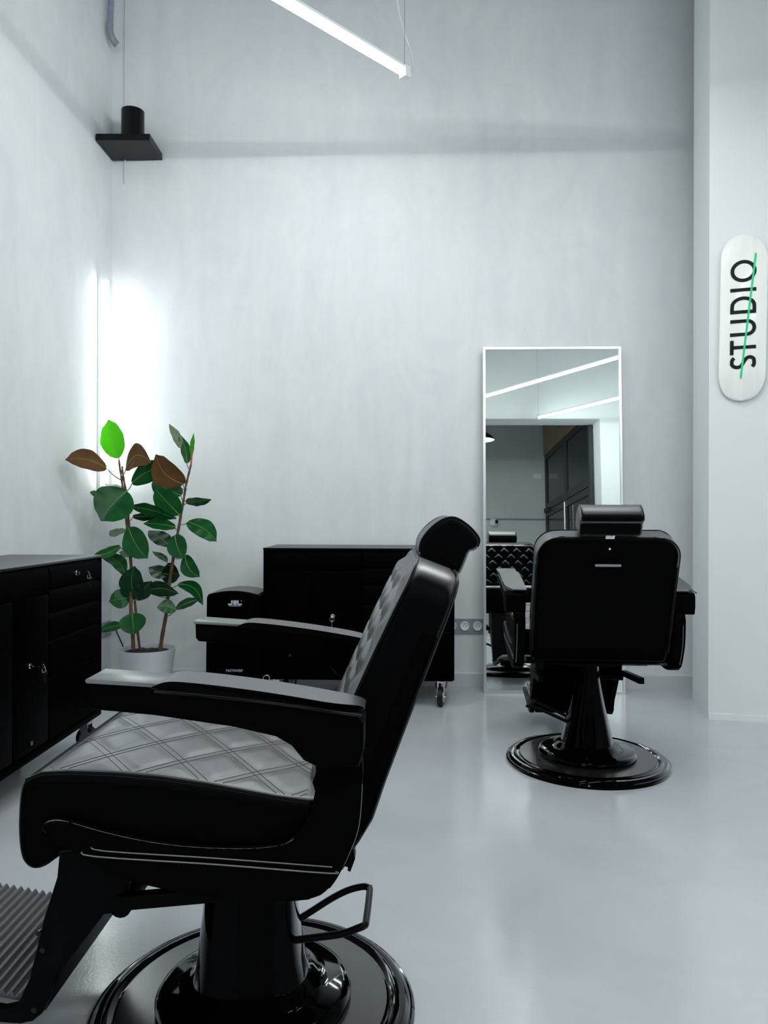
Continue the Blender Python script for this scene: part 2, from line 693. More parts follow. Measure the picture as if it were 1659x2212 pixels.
slab('floor', K, RT, DEP, (-0.2, -11.2, -0.1), (5.6, 0.2, 0.0), 'floor')
slab('ceiling', K, RT, DEP, (-0.2, -11.2, HC), (5.6, 0.2, HC + 0.1), 'ceil')
slab('wall_back', K, RT, DEP, (-0.2, 0.0, 0.0), (5.6, 0.15, HC), 'wall')
slab('wall_left', K, RT, DEP, (-0.15, -11.2, 0.0), (0.0, 0.0, HC), 'wall')

# right wall: its near face is turned towards the camera
P1 = Vector((1.5882, 3.6682, 0))
D1 = (Vector((1.8523, 3.6125, 0)) - P1).normalized()
N1 = Vector((-D1.y, D1.x, 0))               # away from the camera
bm = bmesh.new()
obox(bm, P1, D1, N1, UP, (0, 0, 0), (2.3, 0.392, HC))
# a narrow raised band of filler along its foot
wr = struct(finish('wall_right', bm, 'white', smooth=0))
bm = bmesh.new()
prof = [(0, 0), (-0.005, 0.0), (-0.0045, 0.026), (-0.0035, 0.032), (0, 0.034)]
rg = []
for i in range(25):
    t = i / 24
    j = 0.4 + 0.6 * random.random() if i else 1.2
    rg.append([P1 + D1 * (0.002 + 2.2 * t ** 1.6) + N1 * p[0] * j + UP * (p[1] * (0.9 + 0.2 * random.random())) for p in prof])
loft(bm, rg)
struct(finish('trim_1', bm, 'white'))
slab('wall_side', K, RT, DEP, (4.95, -11.2, 0.0), (5.1, 0.0, HC), 'white')

# wall with the wide opening (only seen in the mirror)
DF = (K - Vector((0, YF, 0))).dot(DEP)
aR = (Vector((2.70, YF - 0.1, 0)) - K).dot(RT)
bm = bmesh.new()
obox(bm, K - DEP * DF, RT, DEP, UP, (0, -0.42, 0), (0.55, 0, HC))
obox(bm, K - DEP * DF, RT, DEP, UP, (aR, -0.42, 0), (4.95, 0, HC))
obox(bm, K - DEP * DF, RT, DEP, UP, (0.55, -0.42, 3.15), (aR, 0, HC))
struct(finish('wall_front', bm, 'white', smooth=0))
DR = DF + 3.9
slab('wall_rear', K - DEP * DR, RT, DEP, (0, -0.15, 0), (4.95, 0, HC), 'rear')

# skirting boards
bm = bmesh.new()
pr = [(0, 0), (0.016, 0), (0.016, 0.074), (0.011, 0.080), (0.008, 0.083), (0, 0.083)]
loft(bm, [[room(a, p[0], p[1]) for p in pr] for a in (0.0, 3.55)])
struct(finish('baseboard_back', bm, 'trim', smooth=0))
bm = bmesh.new()
loft(bm, [[room(p[0], d, p[1]) for p in pr] for d in (0.016, 6.7)])
struct(finish('baseboard_left', bm, 'trim', smooth=0))


# ---------------------------------------------------------------- barber chairs
def build_chair(root):
    # base disc ------------------------------------------------------
    bm = bmesh.new()
    lathe(bm, [(0.0, 0.030), (0.20, 0.030), (0.268, 0.027), (0.268, 0.004), (0, 0.004)], 96)
    base = finish('base_plate', bm, 'satin', root)
    bm = bmesh.new()
    lathe(bm, [(0.269, 0.003), (0.269, 0.026), (0.273, 0.024), (0.277, 0.0265), (0.283, 0.0290), (0.290, 0.0275), (0.294, 0.0245), (0.298, 0.0255),
               (0.306, 0.0245), (0.313, 0.019), (0.316, 0.015), (0.320, 0.014), (0.325, 0.009), (0.325, 0.0), (0.269, 0.0)], 96)
    finish('rim', bm, 'enamel', base, smooth=25)
    # column -----------------------------------------------------------
    bm = bmesh.new()
    lathe(bm, [(0.0, 0.029), (0.182, 0.029), (0.192, 0.034), (0.195, 0.042), (0.190, 0.050), (0.176, 0.056), (0.150, 0.060), (0.130, 0.067),
               (0.118, 0.080), (0.05, 0.10), (0, 0.10)], 80)
    fl = finish('column_flange', bm, 'enamel', root, smooth=40)
    bm = bmesh.new()
    rings = []
    for z, ax, ay, cx, ex in ((0.060, 0.122, 0.112, 0.004, 2.2), (0.085, 0.113, 0.102, 0.005, 2.3), (0.120, 0.106, 0.094, 0.006, 2.4), (0.18, 0.098, 0.080, 0.008, 2.5),
                              (0.24, 0.092, 0.066, 0.008, 2.6), (0.30, 0.088, 0.054, 0.008, 2.6), (0.36, 0.086, 0.044, 0.008, 2.6), (0.40, 0.085, 0.042, 0.008, 2.6)):
        ring = []
        for k in range(48):
            a = 2 * PI * k / 48
            c, s = math.cos(a), math.sin(a)
            ring.append(Vector((cx + ax * math.copysign(abs(c) ** (2 / ex), c), ay * math.copysign(abs(s) ** (2 / ex), s), z)))
        rings.append(ring)
    loft(bm, rings)
    finish('column', bm, 'enamel', root, smooth=40)
    # pump lever -------------------------------------------------------
    bm = bmesh.new()
    path = [(-0.04, -0.02, 0.145), (-0.10, -0.040, 0.172), (-0.150, -0.058, 0.196), (-0.185, -0.066, 0.210), (-0.215, -0.070, 0.216), (-0.227, -0.066, 0.216), (-0.231, -0.055, 0.215),
            (-0.228, 0.05, 0.209), (-0.225, 0.064, 0.208), (-0.214, 0.070, 0.206), (-0.18, 0.066, 0.192), (-0.11, 0.045, 0.170), (-0.04, 0.02, 0.145)]
    tube(bm, catmull(path, 5), 0.0070, 10)
    finish('pump_lever', bm, 'seam', root, smooth=60)
    # underframe -------------------------------------------------------
    bm = bmesh.new()
    box(bm, (-0.155, -0.20, 0.402), (0.18, 0.20, 0.452), 0.006)
    box(bm, (-0.10, -0.09, 0.385), (0.12, 0.09, 0.405), 0.004)
    box(bm, (-0.155, -0.26, 0.405), (-0.115, 0.26, 0.425), 0.003)
    finish('underframe', bm, 'matte', root)
    bm = bmesh.new()
    prism(bm, [(-0.176, 0.430), (-0.213, 0.436), (-0.216, 0.415), (-0.208, 0.393), (-0.203, 0.395), (-0.205, 0.402), (-0.198, 0.404), (-0.194, 0.396), (-0.183, 0.399)], 0.205, 0.235, 0.001, 1)
    finish('recline_bracket', bm, 'matte', root)
    bm = bmesh.new()
    tube(bm, [(-0.16, -0.27, 0.412), (-0.16, -0.10, 0.412)], 0.005, 8)
    finish('recline_rod', bm, 'satin', root)
    # seat -------------------------------------------------------------
    sp = [(-0.155, 0.450), (-0.160, 0.528), (-0.150, 0.538), (-0.09, 0.545), (0.02, 0.564), (0.10, 0.575), (0.18, 0.581), (0.25, 0.583), (0.295, 0.581),
          (0.320, 0.572), (0.334, 0.550), (0.338, 0.490), (0.334, 0.445), (0.324, 0.426), (0.309, 0.419), (0.292, 0.424), (0.272, 0.438), (0.250, 0.448), (0.10, 0.450), (0.0, 0.450)]
    sm = [(p.x, p.y) for p in catmull([(a, b, 0) for a, b in sp], 4, closed=True)]

    def sq(p, s, y):
        w = max(0, min(1, (p.y - (0.530 + 0.044 * (p.x + 0.15) / 0.45)) / 0.012)) * max(0, min(1, (0.300 - p.x) / 0.02))
        e = max(0, min(1, (0.286 - abs(y)) / 0.02))
        return w, diamond(p.x - 0.02, y, 0.128, 0.150, 0.0028, 0.011) * e
    seat = cushion('seat', sm, 0.300, 0.0042, sq, parent=root, crown=0.010, sides=lambda p: False)
    # thread: two rows beside every quilting line
    tops = sorted([(p[0], p[1]) for p in sm if p[1] > 0.52 + 0.04 * (p[0] + 0.15) and -0.15 < p[0] < 0.31])

    def zseat(x, y):
        for (xa, za), (xb, zb) in zip(tops, tops[1:]):
            if xa <= x <= xb:
                z = za + (zb - za) * (x - xa) / max(1e-6, xb - xa)
                w_, q_ = sq(Vector((x, z)), 0, y)
                return z + w_ * (0.010 * (1 - (y / 0.300) ** 2) + q_)
        return None
    bm = bmesh.new()
    du, dv_ = 0.128, 0.150
    sc_q = 1.0 / math.sqrt(1 / du ** 2 + 1 / dv_ ** 2)
    for sg in (1, -1):
        for kk in range(-6, 7):
            for side in (-0.0055, 0.0055):
                run = []
                for m_ in range(241):
                    y = -0.285 + 0.57 * m_ / 240
                    x = 0.02 + du * (kk + side / sc_q - sg * y / dv_)
                    z = zseat(x, y) if -0.145 < x < 0.297 else None
                    if z is None:
                        if len(run) > 2:
                            tube(bm, run, 0.0007, 5)
                        run = []
                    else:
                        run.append(Vector((x, y, z)))
                if len(run) > 2:
                    tube(bm, run, 0.0007, 5)
    finish('stitching', bm, 'seam', seat, smooth=60)
    for sy in (-1, 1):
        bm = bmesh.new()
        tube(bm, [(x, sy * 0.2955, z) for x, z in ((-0.145, 0.536), (-0.09, 0.543), (0.02, 0.562), (0.10, 0.573), (0.18, 0.579), (0.25, 0.581), (0.295, 0.579), (0.322, 0.568))], 0.0036, 8)
        finish('piping', bm, 'seam', seat, smooth=60)
    # backrest ---------------------------------------------------------
    av, dv = Vector((-0.36, 0.933)), Vector((-0.933, -0.36))          # along the back, and towards its rear
    to = lambda p: (av.dot(Vector(p)), dv.dot(Vector(p)))
    fl_ = [to(p) for p in ((-0.135, 0.440), (-0.135, 0.500), (-0.148, 0.555), (-0.172, 0.615), (-0.205, 0.690), (-0.240, 0.768), (-0.275, 0.842), (-0.304, 0.900), (-0.318, 0.930))]
    rl_ = [to(p) for p in ((-0.205, 0.420), (-0.224, 0.446), (-0.247, 0.484), (-0.270, 0.552), (-0.330, 0.711), (-0.376, 0.831), (-0.390, 0.868), (-0.400, 0.900))]

    def interp(tab, t):
        if t <= tab[0][0]:
            return tab[0][1]
        for (a, ua), (b, ub) in zip(tab, tab[1:]):
            if t <= b:
                k = (t - a) / (b - a)
                return ua + (ub - ua) * k
        return tab[-1][1]
    T0, T1, HWB, RS, RE = 0.470, 0.983, 0.253, 0.074, 0.016

    def hwid(t):
        d = max(0.0, t - (T1 - RS)) / RS
        return HWB - RS * (1 - math.sqrt(max(0.0, 1 - min(1.0, d) ** 2)))

    def ends(t):
        d = max(max(0.0, t - (T1 - RE)), max(0.0, (T0 + RE) - t)) / RE
        return RE * (1 - math.sqrt(max(0.0, 1 - min(1.0, d) ** 2)))

    def bpt(t, u, y):
        q_ = av * t + dv * u
        return Vector((q_.x, y, q_.y))
    tt = [T0 + (T1 - T0 - 0.08) * i / 84 for i in range(85)]
    tt = [T0 + RE * (1 - math.cos(a)) for a in (0.0, 0.5, 1.0)] + [t for t in tt if t > T0 + 0.012] + [T1 - 0.08 + 0.08 * math.sin(a * PI / 2 / 22) for a in range(1, 23)]
    NF, NR, NC, NS = 84, 24, 6, 4
    rings = []
    for t in tt:
        e = ends(t)
        hw_, uf, ur = hwid(t), interp(fl_, t) + e, interp(rl_, t) - e
        hw_ -= e * 0.6
        r = min(0.022, (ur - uf) * 0.42)
        ring = []
        for k in range(NF):
            y = -(hw_ - r) + 2 * (hw_ - r) * k / (NF - 1)
            w_ = max(0, min(1, (t - 0.52) / 0.03)) * max(0, min(1, (T1 - 0.018 - t) / 0.02)) * max(0, min(1, (hw_ - 0.010 - abs(y)) / 0.02))
            ring.append(bpt(t, uf - w_ * (0.012 * (1 - (y / HWB) ** 2) + diamond(t, y, 0.105, 0.095, 0.0065, 0.008)), y))
        for k in range(1, NC):
            a = PI / 2 * k / NC
            ring.append(bpt(t, uf + r - r * math.cos(a), hw_ - r + r * math.sin(a)))
        for k in range(NS + 1):
            ring.append(bpt(t, uf + r + (ur - uf - 2 * r) * k / NS, hw_))
        for k in range(1, NC):
            a = PI / 2 * k / NC
            ring.append(bpt(t, ur - r + r * math.sin(a), hw_ - r + r * math.cos(a)))
        for k in range(NR):
            ring.append(bpt(t, ur, (hw_ - r) - 2 * (hw_ - r) * k / (NR - 1)))
        for k in range(1, NC):
            a = PI / 2 * k / NC
            ring.append(bpt(t, ur - r + r * math.cos(a), -(hw_ - r) - r * math.sin(a)))
        for k in range(NS + 1):
            ring.append(bpt(t, ur - r - (ur - uf - 2 * r) * k / NS, -hw_))
        for k in range(1, NC):
            a = PI / 2 * k / NC
            ring.append(bpt(t, uf + r - r * math.sin(a), -(hw_ - r) - r * math.cos(a)))
        rings.append(ring)
    bm = bmesh.new()
    loft(bm, rings)
    bm.faces.ensure_lookup_table()
    NN = len(rings[0])
    for i_ in range(len(tt) - 1):
        for k in range(NN):
            if NF + 12 <= k < NN - 14 or (NF + 8 <= k < NN - 8 and tt[i_] < T1 - 0.115):  # duller black puts shade on the rear and lower sides
                bm.faces[i_ * NN + k].material_index = 1
    back = finish('backrest', bm, ['leather', 'smooth'], root, smooth=60)
    for off, tab, t_a in ((-0.006, rl_, T0 + 0.05), (0.006, fl_, 0.60)):
        bm = bmesh.new()
        side_ = []
        for t in [t_a + (T1 - RS - t_a) * k / 14 for k in range(15)] + [T1 - RS + RS * math.sin(a * PI / 2 / 9) for a in range(1, 10)]:
            side_.append(bpt(t, interp(tab, t) + off, hwid(t) - 0.002))
        side_[-1] = bpt(T1 - 0.001, interp(tab, T1) + off, hwid(T1) - 0.004)
        full = side_ + [Vector((p.x, -p.y, p.z)) for p in side_[::-1]]
        tube(bm, full, 0.0022, 8)
        finish('piping', bm, 'seam', back, smooth=60)
    bm = bmesh.new()
    q = lambda z: -0.330 - (z - 0.711) * 0.383
    prism(bm, [(q(0.798) - 0.005, 0.798), (q(0.807) - 0.005, 0.807), (q(0.807) + 0.01, 0.807), (q(0.798) + 0.01, 0.798)], -0.046, 0.046, 0.0012, 1)
    finish('handle_slot', bm, 'hub', back)
    bm = bmesh.new()
    tube(bm, [(q(0.865) + 0.004, 0.0, 0.865), (q(0.865) - 0.005, 0.0, 0.863)], 0.004, 10)
    finish('screw', bm, 'chrome', back)
    # headrest -----------------------------------------------------------
    hp = [(-0.331, 0.918), (-0.327, 0.932), (-0.328, 0.948), (-0.335, 0.964), (-0.351, 0.982), (-0.370, 0.996), (-0.387, 1.002), (-0.403, 0.998), (-0.423, 0.985), (-0.438, 0.968),
          (-0.444, 0.956), (-0.440, 0.943), (-0.431, 0.937), (-0.424, 0.936), (-0.418, 0.922), (-0.408, 0.898), (-0.400, 0.893), (-0.365, 0.903), (-0.338, 0.913)]
    hm = [(p.x, p.y) for p in catmull([(a, b, 0) for a, b in hp], 3, closed=True)]
    head = cushion('headrest', hm, 0.110, 0.006, lambda p, s, y: (max(0, min(1, (p.y - 0.93) / 0.02)), 0.0), parent=root, crown=0.0, rim=0.012)
    bm = bmesh.new()
    hpp = [(-0.329, 0.934), (-0.331, 0.950), (-0.338, 0.964), (-0.353, 0.981), (-0.371, 0.994), (-0.387, 0.999), (-0.402, 0.996), (-0.421, 0.983), (-0.436, 0.967), (-0.441, 0.956), (-0.438, 0.945)]
    for sy in (-1, 1):
        bm = bmesh.new()
        tube(bm, catmull([(x, sy * 0.1055, z + 0.001) for x, z in hpp], 3), 0.0026, 8)
        finish('piping', bm, 'seam', head, smooth=60)
    bm = bmesh.new()
    box(bm, (-0.397, -0.016, 0.880), (-0.380, 0.016, 0.925), 0.002)
    box(bm, (-0.404, -0.016, 0.889), (-0.396, 0.016, 0.898), 0.001)
    finish('bracket', bm, 'chrome', head)
    # armrests -----------------------------------------------------------
    for sy in (1, -1):
        y0, y1 = (0.275, 0.350) if sy > 0 else (-0.350, -0.275)
        bm = bmesh.new()
        prism(bm, [(0.198, 0.741), (0.197, 0.706), (0.190, 0.698), (0.092, 0.691), (-0.031, 0.674), (-0.100, 0.663), (-0.126, 0.648), (-0.140, 0.622), (-0.165, 0.610), (-0.228, 0.612),
                   (-0.236, 0.640), (-0.236, 0.680), (-0.225, 0.692), (-0.10, 0.715), (0.080, 0.734)], y0, y1, 0.004, 2)
        arm = finish('armrest', bm, 'smooth', root)
        bm = bmesh.new()
        pp = catmull([(0.094, 0.732, 0), (0.090, 0.738, 0), (0.068, 0.744, 0), (0.02, 0.741, 0), (-0.05, 0.733, 0), (-0.12, 0.723, 0), (-0.19, 0.711, 0), (-0.228, 0.702, 0),
                      (-0.234, 0.695, 0), (-0.20, 0.698, 0), (-0.10, 0.712, 0), (0.02, 0.724, 0)], 4, closed=True)
        prism(bm, [(p.x, p.y) for p in pp], y0 - 0.002, y1 + 0.002, 0.007, 4)
        for v in bm.verts:
            k = max(0.0, (-0.165 - v.co.x) / 0.07)
            v.co.y += -sy * 0.030 * k * k * (abs(v.co.y) - 0.27) / 0.08
        pad = finish('pad', bm, 'leather', arm, smooth=55)
        bm = bmesh.new()
        yy = y1 + 0.003 if sy > 0 else y0 - 0.003
        tube(bm, catmull([(0.092, yy, 0.729), (0.02, yy, 0.723), (-0.10, yy, 0.711), (-0.20, yy, 0.697), (-0.232, yy, 0.693)], 4), 0.0022, 6)
        finish('seam', bm, 'seam', arm, smooth=60)
        bm = bmesh.new()
        prism(bm, [(0.199, 0.7475), (0.202, 0.7455), (0.2015, 0.7415), (0.199, 0.740), (0.060, 0.7325), (0.060, 0.738), (0.080, 0.7395)], y0 - 0.001, y1 + 0.001, 0.001, 2)
        c = finish('front_cap', bm, 'cap', arm)
        c['label'] = 'flat silver cap on the front end of the armrest'
    # side panels ---------------------------------------------------------
    ck = [(0.288, 0.494), (0.280, 0.505), (0.256, 0.508), (0.215, 0.497), (0.172, 0.486), (0.110, 0.474), (0.043, 0.467), (-0.030, 0.465), (-0.080, 0.468), (-0.112, 0.476), (-0.135, 0.497),
          (-0.150, 0.535), (-0.158, 0.575), (-0.160, 0.616), (-0.226, 0.616), (-0.231, 0.570), (-0.225, 0.503), (-0.208, 0.455), (-0.188, 0.416), (-0.165, 0.392), (-0.135, 0.386),
          (-0.094, 0.384), (0.02, 0.389), (0.096, 0.403), (0.150, 0.416), (0.185, 0.430), (0.225, 0.455), (0.270, 0.480)]
    for sy in (1, -1):
        bm = bmesh.new()
        a, b = (0.276, 0.316) if sy > 0 else (-0.316, -0.276)
        prism(bm, [(p.x, p.y) for p in catmull([(q_[0], q_[1], 0) for q_ in ck], 3, closed=True)], a, b, 0.008, 3)
        sp_ = finish('side_panel', bm, 'smooth', root, smooth=50)
        yo = 0.3165 * sy
        yi = 0.3145 * sy
        for line, rad in (([(0.286, 0.309 * sy, 0.497), (0.278, 0.309 * sy, 0.505), (0.256, 0.310 * sy, 0.5065), (0.215, 0.310 * sy, 0.4955), (0.172, 0.310 * sy, 0.4845), (0.110, 0.310 * sy, 0.4725),
                          (0.043, 0.310 * sy, 0.4655), (-0.030, 0.310 * sy, 0.4635), (-0.080, 0.310 * sy, 0.4665), (-0.112, 0.310 * sy, 0.4745), (-0.137, 0.310 * sy, 0.497)], 0.0018),
                          ([(0.22, yi, 0.462), (0.20, yo, 0.453), (0.0, yo, 0.442), (-0.18, yo, 0.430), (-0.186, yi, 0.434)], 0.0013),
                          ([(0.205, yi, 0.470), (0.185, yo, 0.462), (0.0, yo, 0.452), (-0.184, yo, 0.440)], 0.0011),
                          ([(0.190, 0.310 * sy, 0.433), (0.150, 0.310 * sy, 0.417), (0.096, 0.310 * sy, 0.404), (0.02, 0.310 * sy, 0.390), (-0.094, 0.310 * sy, 0.385), (-0.135, 0.310 * sy, 0.387), (-0.163, 0.310 * sy, 0.393)], 0.0016),
                          ([(-0.231, 0.307 * sy, 0.57), (-0.226, 0.307 * sy, 0.503), (-0.209, 0.307 * sy, 0.455), (-0.189, 0.307 * sy, 0.416)], 0.0013)):
            bm = bmesh.new()
            tube(bm, catmull(line, 4), rad, 6)
            t_ = finish('trim_line', bm, 'thread', sp_, smooth=60)
            t_['label'] = 'thin shiny edging line on the side panel'
    # footrest -------------------------------------------------------------
    bm = bmesh.new()
    prism(bm, [(0.245, 0.425), (0.300, 0.425), (0.312, 0.390), (0.330, 0.300), (0.352, 0.200), (0.366, 0.110), (0.352, 0.100), (0.330, 0.170), (0.305, 0.240), (0.262, 0.340)], -0.165, 0.165, 0.004, 2)
    fr_ = finish('footrest', bm, 'matte', root)
    for sy in (1, -1):
        a, b = (0.166, 0.186) if sy > 0 else (-0.186, -0.166)
        bm = bmesh.new()
        prism(bm, [(0.314, 0.440), (0.318, 0.354), (0.343, 0.282), (0.369, 0.174), (0.381, 0.140), (0.395, 0.118), (0.420, 0.112), (0.640, 0.150), (0.640, 0.135), (0.42, 0.092), (0.385, 0.092), (0.365, 0.095), (0.347, 0.110),
                   (0.336, 0.135), (0.327, 0.172), (0.286, 0.223), (0.240, 0.284), (0.236, 0.292), (0.214, 0.290), (0.202, 0.306), (0.188, 0.356), (0.184, 0.420)], a, b, 0.002, 1)
        finish('footrest_arm', bm, 'matte', fr_)
    bm = bmesh.new()
    tube(bm, [(0.205, -0.19, 0.305), (0.205, 0.19, 0.305)], 0.020, 16)
    finish('pivot', bm, 'matte', fr_, smooth=40)
    for sy in (1, -1):
        bm = bmesh.new()
        obox(bm, Vector((0.20, 0.196 * sy, 0.318)), Vector((-0.99, 0, 0.10)).normalized(), Vector((0, 1, 0)), Vector((0.10, 0, 0.99)).normalized(), (0, -0.010, -0.012), (0.28, 0.010, 0.012))
        finish('link_bar', bm, 'matte', fr_)
    # ribbed plate: a corrugated sheet with ribs across the chair
    bm = bmesh.new()
    xs = [0.366 + 0.284 * i / 180 for i in range(181)]
    zt = lambda x: 0.126 + 0.17 * (x - 0.38)
    prof = [(x, zt(x) + 0.0045 * math.sin(2 * PI * (x - 0.36) / 0.0165)) for x in xs]
    under = [(x, zt(x) - 0.010) for x in xs[::-6]]
    prism(bm, prof + under, -0.165, 0.165)
    fp = finish('footplate', bm, 'tread', fr_, smooth=60)
    fp['label'] = 'ribbed grey metal foot plate'
    for sy in (1, -1):
        for x, z in ((0.36, 0.118), (0.352, 0.255), (0.345, 0.225)):
            bm = bmesh.new()
            tube(bm, [(x, 0.184 * sy, z), (x, 0.190 * sy, z)], 0.005, 10)
            finish('bolt', bm, 'satin', fr_)
    return root


front = thing('barber_chair', 'black quilted barber chair nearest the camera, seen from the side and cut by the frame', 'barber chair', (-0.26, 1.523, 0), R(179), 'black barber chairs')
build_chair(front)
rear = copy_thing(front, 'black barber chair seen from behind, facing the tall leaning mirror', 'black barber chairs')
rear.location = (0.828, 3.05, 0)
rear.rotation_euler = (0, 0, R(86))
for ch in [c for c in bpy.data.objects if c.parent == rear]:
    if ch.name.startswith('pump_lever'):
        ch.rotation_euler.z = R(-108)
for ch in [c for c in bpy.data.objects if c.parent == rear]:       # this one is pumped up a little higher
    if ch.name.split('.')[0] not in ('base_plate', 'column_flange', 'column', 'pump_lever', 'footrest'):
        ch.location.z = 0.036 if ch.name.startswith('headrest') else 0.018


# ---------------------------------------------------------------- tool cabinets
CW, CD, CB, CT = 0.995, 0.40, 0.140, 0.822


def lock(parent, x, z):
    bm = bmesh.new()
    tube(bm, [(x, 0.002, z), (x, -0.006, z)], 0.0115, 20)
    tube(bm, [(x, -0.006, z), (x, -0.016, z)], 0.0080, 20)
    return finish('lock', bm, 'chrome', parent, smooth=40)


def caster(root, x, y, a):
    bm = bmesh.new()
    box(bm, (x - 0.035, y - 0.028, CB - 0.010), (x + 0.035, y + 0.028, CB), 0.002)
    c = finish('caster', bm, 'chrome', root)
    d = Vector((math.cos(a), math.sin(a), 0))
    s = Vector((-d.y, d.x, 0))
    ctr = Vector((x, y, 0.050)) + d * 0.020
    bm = bmesh.new()
    for k in (-1, 1):
        o = Vector((x, y, 0)) + s * (0.017 * k)
        pts = [o + d * -0.02 + UP * 0.130, o + d * 0.03 + UP * 0.130, o + d * 0.034 + UP * 0.050, o + d * 0.010 + UP * 0.045]
        v0 = [bm.verts.new(p - s * 0.0015) for p in pts]
        v1 = [bm.verts.new(p + s * 0.0015) for p in pts]
        bm.faces.new(v0[::-1])
        bm.faces.new(v1)
        for i in range(4):
            bm.faces.new([v0[i], v0[(i + 1) % 4], v1[(i + 1) % 4], v1[i]])
    obox(bm, Vector((x, y, 0)), d, s, UP, (-0.02, -0.0185, 0.122), (0.03, 0.0185, 0.130))
    finish('fork', bm, 'chrome', c)
    bm = bmesh.new()
    w = [(0.0, -0.013), (0.047, -0.013), (0.050, -0.010), (0.050, 0.010), (0.047, 0.013), (0.0, 0.013)]
    rings = []
    for r, t in w[1:-1]:
        rings.append([ctr + s * t + (d * math.cos(2 * PI * k / 28) + UP * math.sin(2 * PI * k / 28)) * r for k in range(28)])
    loft(bm, rings)
    wh = finish('wheel', bm, 'rubber', c, smooth=40)
    bm = bmesh.new()
    tube(bm, [ctr - s * 0.0155, ctr + s * 0.0155], 0.030, 24)
    tube(bm, [ctr - s * 0.026, ctr + s * 0.026], 0.006, 12)
    finish('wheel_hub', bm, 'chrome', c, smooth=40)


def build_cabinet(root):
    bm = bmesh.new()
    box(bm, (0, 0.0, CB), (0.009, CD, CT - 0.010), 0.001)
    box(bm, (CW - 0.009, 0.0, CB), (CW, CD, CT - 0.010), 0.001)
    box(bm, (0.008, 0.012, CB), (CW - 0.008, CD, CT - 0.010))
    finish('body', bm, 'cab', root)
    bm = bmesh.new()
    box(bm, (-0.002, -0.002, CT - 0.010), (CW + 0.002, CD + 0.002, CT), 0.003)
    finish('top', bm, 'cabtop', root)
    bm = bmesh.new()
    box(bm, (0.008, -0.004, CB - 0.004), (CW - 0.008, 0.03, CB + 0.02), 0.004)
    finish('bumper', bm, 'cab', root)

    def front(name, x0, x1, z0, z1, pull=True):
        bm = bmesh.new()
        if pull:     # finger pull: the top edge folds back
            pr = [(0.0, z0), (0.0, z1 - 0.016), (0.0065, z1 - 0.004), (0.0085, z1), (0.014, z1), (0.014, z0)]
            loft(bm, [[Vector((x, p[0], p[1])) for p in pr] for x in (x0, x1)])
        else:
            box(bm, (x0, 0.0, z0), (x1, 0.014, z1), 0.003)
        return finish(name, bm, 'cab', root, smooth=30)
    front('drawer', 0.010, 0.510, 0.712, 0.806)
    d = front('drawer', 0.522, CW - 0.010, 0.724, 0.806)
    lock(d, 0.735, 0.765)
    for z0, z1 in ((0.636, 0.718), (0.536, 0.630), (0.400, 0.530), (0.168, 0.394)):
        front('drawer', 0.522, CW - 0.010, z0, z1)
    d1 = front('door', 0.010, 0.256, 0.168, 0.706, False)
    d2 = front('door', 0.262, 0.510, 0.168, 0.706, False)
    lock(d2, 0.365, 0.470)
    for d_, x, z in ((d1, 0.142, 0.262), (d2, 0.372, 0.200)):
        bm = bmesh.new()
        tube(bm, [(x, 0.002, z), (x, -0.008, z)], 0.008, 16)
        finish('knob', bm, 'satin', d_, smooth=40)
    bm = bmesh.new()
    tube(bm, [Vector((0.018 + 0.0165 * math.cos(2 * PI * k / 24), -0.005, 0.142 + 0.0165 * math.sin(2 * PI * k / 24))) for k in range(25)], 0.0030, 8, caps=False)
    finish('corner_ring', bm, 'chrome', root, smooth=60)
    for x in (0.07, CW - 0.065):
        for y in (0.05, CD - 0.06):
            caster(root, x, y, R(-100) if y < 0.1 else R(60))
    return root


cabB = thing('tool_cabinet', 'black wheeled metal cabinet against the back wall, behind the near chair', 'cabinet', (-0.629, 3.914, 0), R(-2.5), 'black wheeled cabinets')
build_cabinet(cabB)
cabL = copy_thing(cabB, 'black wheeled metal cabinet at the left edge, with keys hanging from its locks', 'black wheeled cabinets')
dirL = Vector((0.025, 1, 0)).normalized()
cabL.location = Vector((-1.219, 3.24, 0)) - dirL * CW
cabL.rotation_euler = (0, 0, math.atan2(dirL.y, dirL.x))


def key(cab, x, z, label, swing, ring=True):
    """a key stuck in a lock, with a ring and a second key hanging from it; grp = its own thing"""
    o = empty('key', (0, 0, 0))
    a = cab.rotation_euler.z
    o.location = Vector(cab.location) + Matrix.Rotation(a, 3, 'Z') @ Vector((x, -0.016, z))
    o.rotation_euler = (0, 0, a)
    tag(o, label, 'key', 'cabinet keys')
    bm = bmesh.new()
    box(bm, (-0.0025, -0.020, -0.001), (0.0025, 0.0, 0.001))
    tube(bm, [(0, -0.019, 0.0), (0, -0.019, 0.0)] if False else [(-0.0012, -0.028, 0), (0.0012, -0.028, 0)], 0.010, 16)
    finish('bow', bm, 'chrome', o)
    if ring:
        bm = bmesh.new()
        n = 20
        c = Vector((swing, -0.030, -0.012))
        pts = [c + Vector((math.cos(2 * PI * k / n) * 0.012, 0, math.sin(2 * PI * k / n) * 0.012)) for k in range(n + 1)]
        tube(bm, pts, 0.0010, 6, caps=False)
        finish('key_ring', bm, 'chrome', o, smooth=60)
        bm = bmesh.new()
        tube(bm, [(swing * 1.4, -0.030, -0.024), (swing * 1.4 + 0.0016, -0.030, -0.024)], 0.009, 14)
        obox(bm, Vector((swing * 1.4, -0.030, -0.030)), Vector((1, 0, 0)), Vector((0, 1, 0)), UP, (-0.0008, -0.0035, -0.030), (0.0014, 0.0035, 0))
        finish('spare_key', bm, 'chrome', o)
    return o


